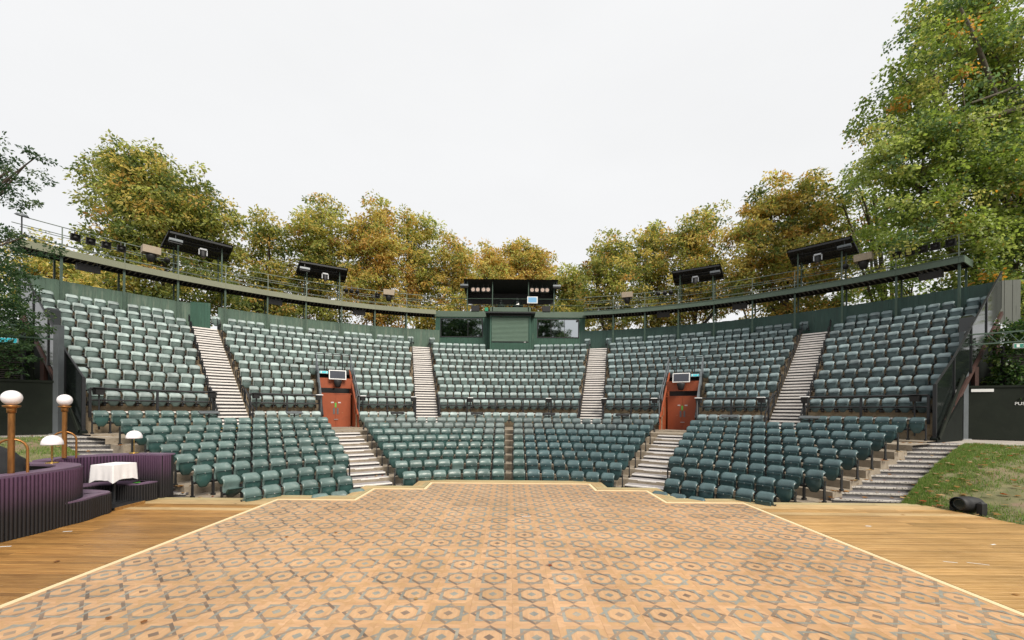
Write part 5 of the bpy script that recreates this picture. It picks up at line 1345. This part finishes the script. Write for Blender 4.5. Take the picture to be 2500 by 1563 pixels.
# green plane trees on the right
PG = [(.17,.235,.050),(.25,.32,.075),(.35,.40,.12),(.43,.41,.13),(.52,.28,.07),(.12,.19,.08)]; PP = np.array((.27,.30,.20,.06,.02,.15))
tree('plane_tree', 'loose green plane tree between the golden tree and the big plane tree', 'tree', (31.5,33.5,-.7), px_lobes([(2090,440,45),(2050,480,30),(2120,520,65),(2180,600,70),(2090,610,50),(2230,680,60),(2130,700,55),(2040,735,40),(2210,745,50)], 30), PG, PP/PP.sum(), 131, dens=10, n_per=56, cr=.6, size=.18, aspect=.85, bark='planebark', trunk_r=.4)
big = tree('plane_tree', 'huge green plane tree overhanging from the right edge', 'tree', (31.5,23.5,-.7),
     px_lobes([(2290,40,80),(2400,-20,130),(2260,140,65),(2350,150,110),(2460,140,120),(2180,265,90),(2280,290,110),(2400,300,120),(2150,370,75),(2250,420,110),(2370,450,120),(2480,420,110),(2230,530,85),(2330,570,90),(2440,600,110),(2390,690,75),(2470,730,80),(2560,300,140),(2560,600,140)], 22, 1.25),
     PG, PP/PP.sum(), 141, dens=11.5, n_per=76, cr=.66, size=.16, aspect=.9, leafm='leafdark', bark='planebark', trunk_r=.62, droop=.25, limbs=60)
b = MB()      # its heavy lower limbs
for pts_ in ([(2700,180,21.5),(2500,262,20.6),(2400,290,20.3),(2310,318,20.2),(2275,330,20.4)],[(2680,130,21.5),(2500,205,20.7),(2440,228,20.4),(2370,252,20.4)],[(2700,400,21),(2500,432,20.4),(2450,455,20.3),(2390,465,20.4)],[(2330,600,24),(2300,540,23.8),(2250,480,23.5),(2240,400,23)],[(2430,230,20.8),(2390,120,20.5),(2365,60,20.4),(2345,20,20.4)]):
    b.tube([at(*p)-Vector((31.5,23.5,-.7)) for p in pts_], .17 if len(pts_) > 4 else .11, 8, r1=.05)
b.build('heavy_limbs', M_['planebark'], big)
# dark oak overhanging from the left edge, near the stage
PO = [(.028,.062,.026),(.042,.085,.032),(.06,.11,.038),(.095,.14,.05)]; PPo = np.array((.3,.35,.25,.1))
oak = tree('oak_tree', 'dark green oak boughs reaching in from the left edge', 'tree', (-22.5,11.5,-.7),
     px_lobes([(-5,400,42),(35,425,24),(65,400,16),(95,378,9),(-30,455,45),(25,462,16),(-20,600,50),(30,580,34),(70,575,20),(5,640,46),(30,685,32),(0,770,58),(45,765,24),(-40,700,80),(-10,840,50),(30,840,24),(-40,860,60)], 14, .9),
     PO, PPo/PPo.sum(), 151, dens=52, n_per=40, cr=.20, size=.115, aspect=.45, leafm='leafdark', trunk_r=.16, droop=.2, limbs=60, group='trees behind the theatre')
# trees beyond the stage, behind the camera: the booth windows reflect them
for k, (x, y, h, lab) in enumerate(((-8,-15,22,'tree behind the stage, reflected in the left booth window'),(-14,-18,24,'broad tree behind the stage, reflected in the left booth window'),(7.0,-16,22,'tree behind the stage, reflected in the right booth window'))):
    tree('plane_tree', lab, 'tree', (x,y,-.7), [(x,y,h-3,3.4,3),(x-2,y,h-6,3.6,3),(x+2.2,y,h-6.5,3.4,3),(x,y,h-9,4,3)], PO, PPo/PPo.sum(), 170+k, dens=5, n_per=40, cr=.8, size=.4, aspect=.8, limbs=16, leafm='leafdark', group='trees behind the stage')

# ================================================================== IVY, HEDGE AND NET BEHIND THE HOARDINGS
PI = [(.022,.055,.014),(.04,.085,.02),(.075,.125,.03),(.12,.16,.04)]
def hedge(name, lab, p0, p1, z0, z1, thick, n, seed, slope=0):
    r = np.random.default_rng(seed); t = r.random(n); z = z0+(z1+slope*t-z0)*r.random(n); p0 = np.array(p0); p1 = np.array(p1)
    q = p0+(p1-p0)*t[:,None]; nz = np.array([mnoise.noise(Vector((a*9,b*.9,seed))) for a, b in zip(t,z)])
    pts = np.stack([q[:,0],q[:,1],z],1); dn = np.array((p1-p0)[::-1]*[1,-1]); dn = dn/np.linalg.norm(dn); pts[:,:2] += dn*(nz*thick+r.normal(0,.12,n))[:,None]
    V, F, C = leaves(pts, 16, .30, .13, PI, (.35,.35,.2,.1), .8, .4, seed)
    o = link(name, np_mesh(name, V, F, M_['leafdark'], colr=C)); tag(o, lab, 'ivy', None, 'stuff')
hedge('ivy', 'dark ivy growing behind the right hoarding', (20.4,17.1), (27.5,14.9), 1.2, 6.2, .5, 1500, 5)
hedge('ivy', 'dark ivy growing behind the left hoarding', (-18.9,15.9), (-26,12.2), 1.2, 6.4, .5, 1600, 6)
hedge('ivy', 'ivy filling the shadow under the right end of the upper tier', tuple(P(22.7,62.2))[:2], tuple(P(27,62.2))[:2], 1.2, 2.6, .3, 900, 7, 4.0)
hedge('ivy', 'ivy filling the shadow under the left end of the upper tier', tuple(P(22.7,-62.2))[:2], tuple(P(27,-62.2))[:2], 1.2, 2.6, .3, 900, 8, 4.0)
for sg in (-1, 1):
    o = thing('net_screen', f'dark woven net screen behind the {side[sg]} hoarding', 'screen', T(0,0,0), 'woven net screens')
    a, c_ = (Vector((20.5,16.9,0)), Vector((24.0,15.6,0))) if sg > 0 else (Vector((-18.7,15.7,0)), Vector((-23.4,12.9,0)))
    b = MB(); L = (c_-a).length; Mx = Matrix.Translation(a) @ Matrix.Rotation(math.atan2(c_.y-a.y,c_.x-a.x),4,'Z')
    nz_, nx_ = 22, 34; z0, z1 = 3.3, 4.9
    for i in range(nz_):
        z = z0+(z1-z0)*i/nz_; b.tube([(L*k/nx_, .03*(1 if (k+i) % 2 else -1), z+.012*math.sin(k)) for k in range(nx_+1)], .028, 4, Mx, cap=False)
    stuff(b.build('weave', M_['net'], o))
    for xx in (0, L): b = MB(); b.bar(Mx @ Vector((xx,.06,1.3)), Mx @ Vector((xx,.06,5.2)), .09); b.build('post', M_['black'], o)
    # dark boundary fence closing the view behind the ivy
    o = thing('boundary_fence', f'dark timber boundary fence behind the {side[sg]} ivy', 'fence', T(0,0,0), 'boundary fences')
    p0, p1 = (Vector((22.2,17.9,0)), Vector((33,14.2,0))) if sg > 0 else (Vector((-19.6,16.8,0)), Vector((-31,11.0,0)))
    Mx = Matrix.Translation(p0) @ Matrix.Rotation(math.atan2((p1-p0).y,(p1-p0).x),4,'Z'); L = (p1-p0).length; b = MB(); n = int(L/.18)
    for i in range(n): b.box(L*i/n+.004,L*(i+1)/n-.004,-.02,.02+random.uniform(0,.01),-.6,5.4,Mx)
    stuff(b.build('boards', M_['hoard'], o))
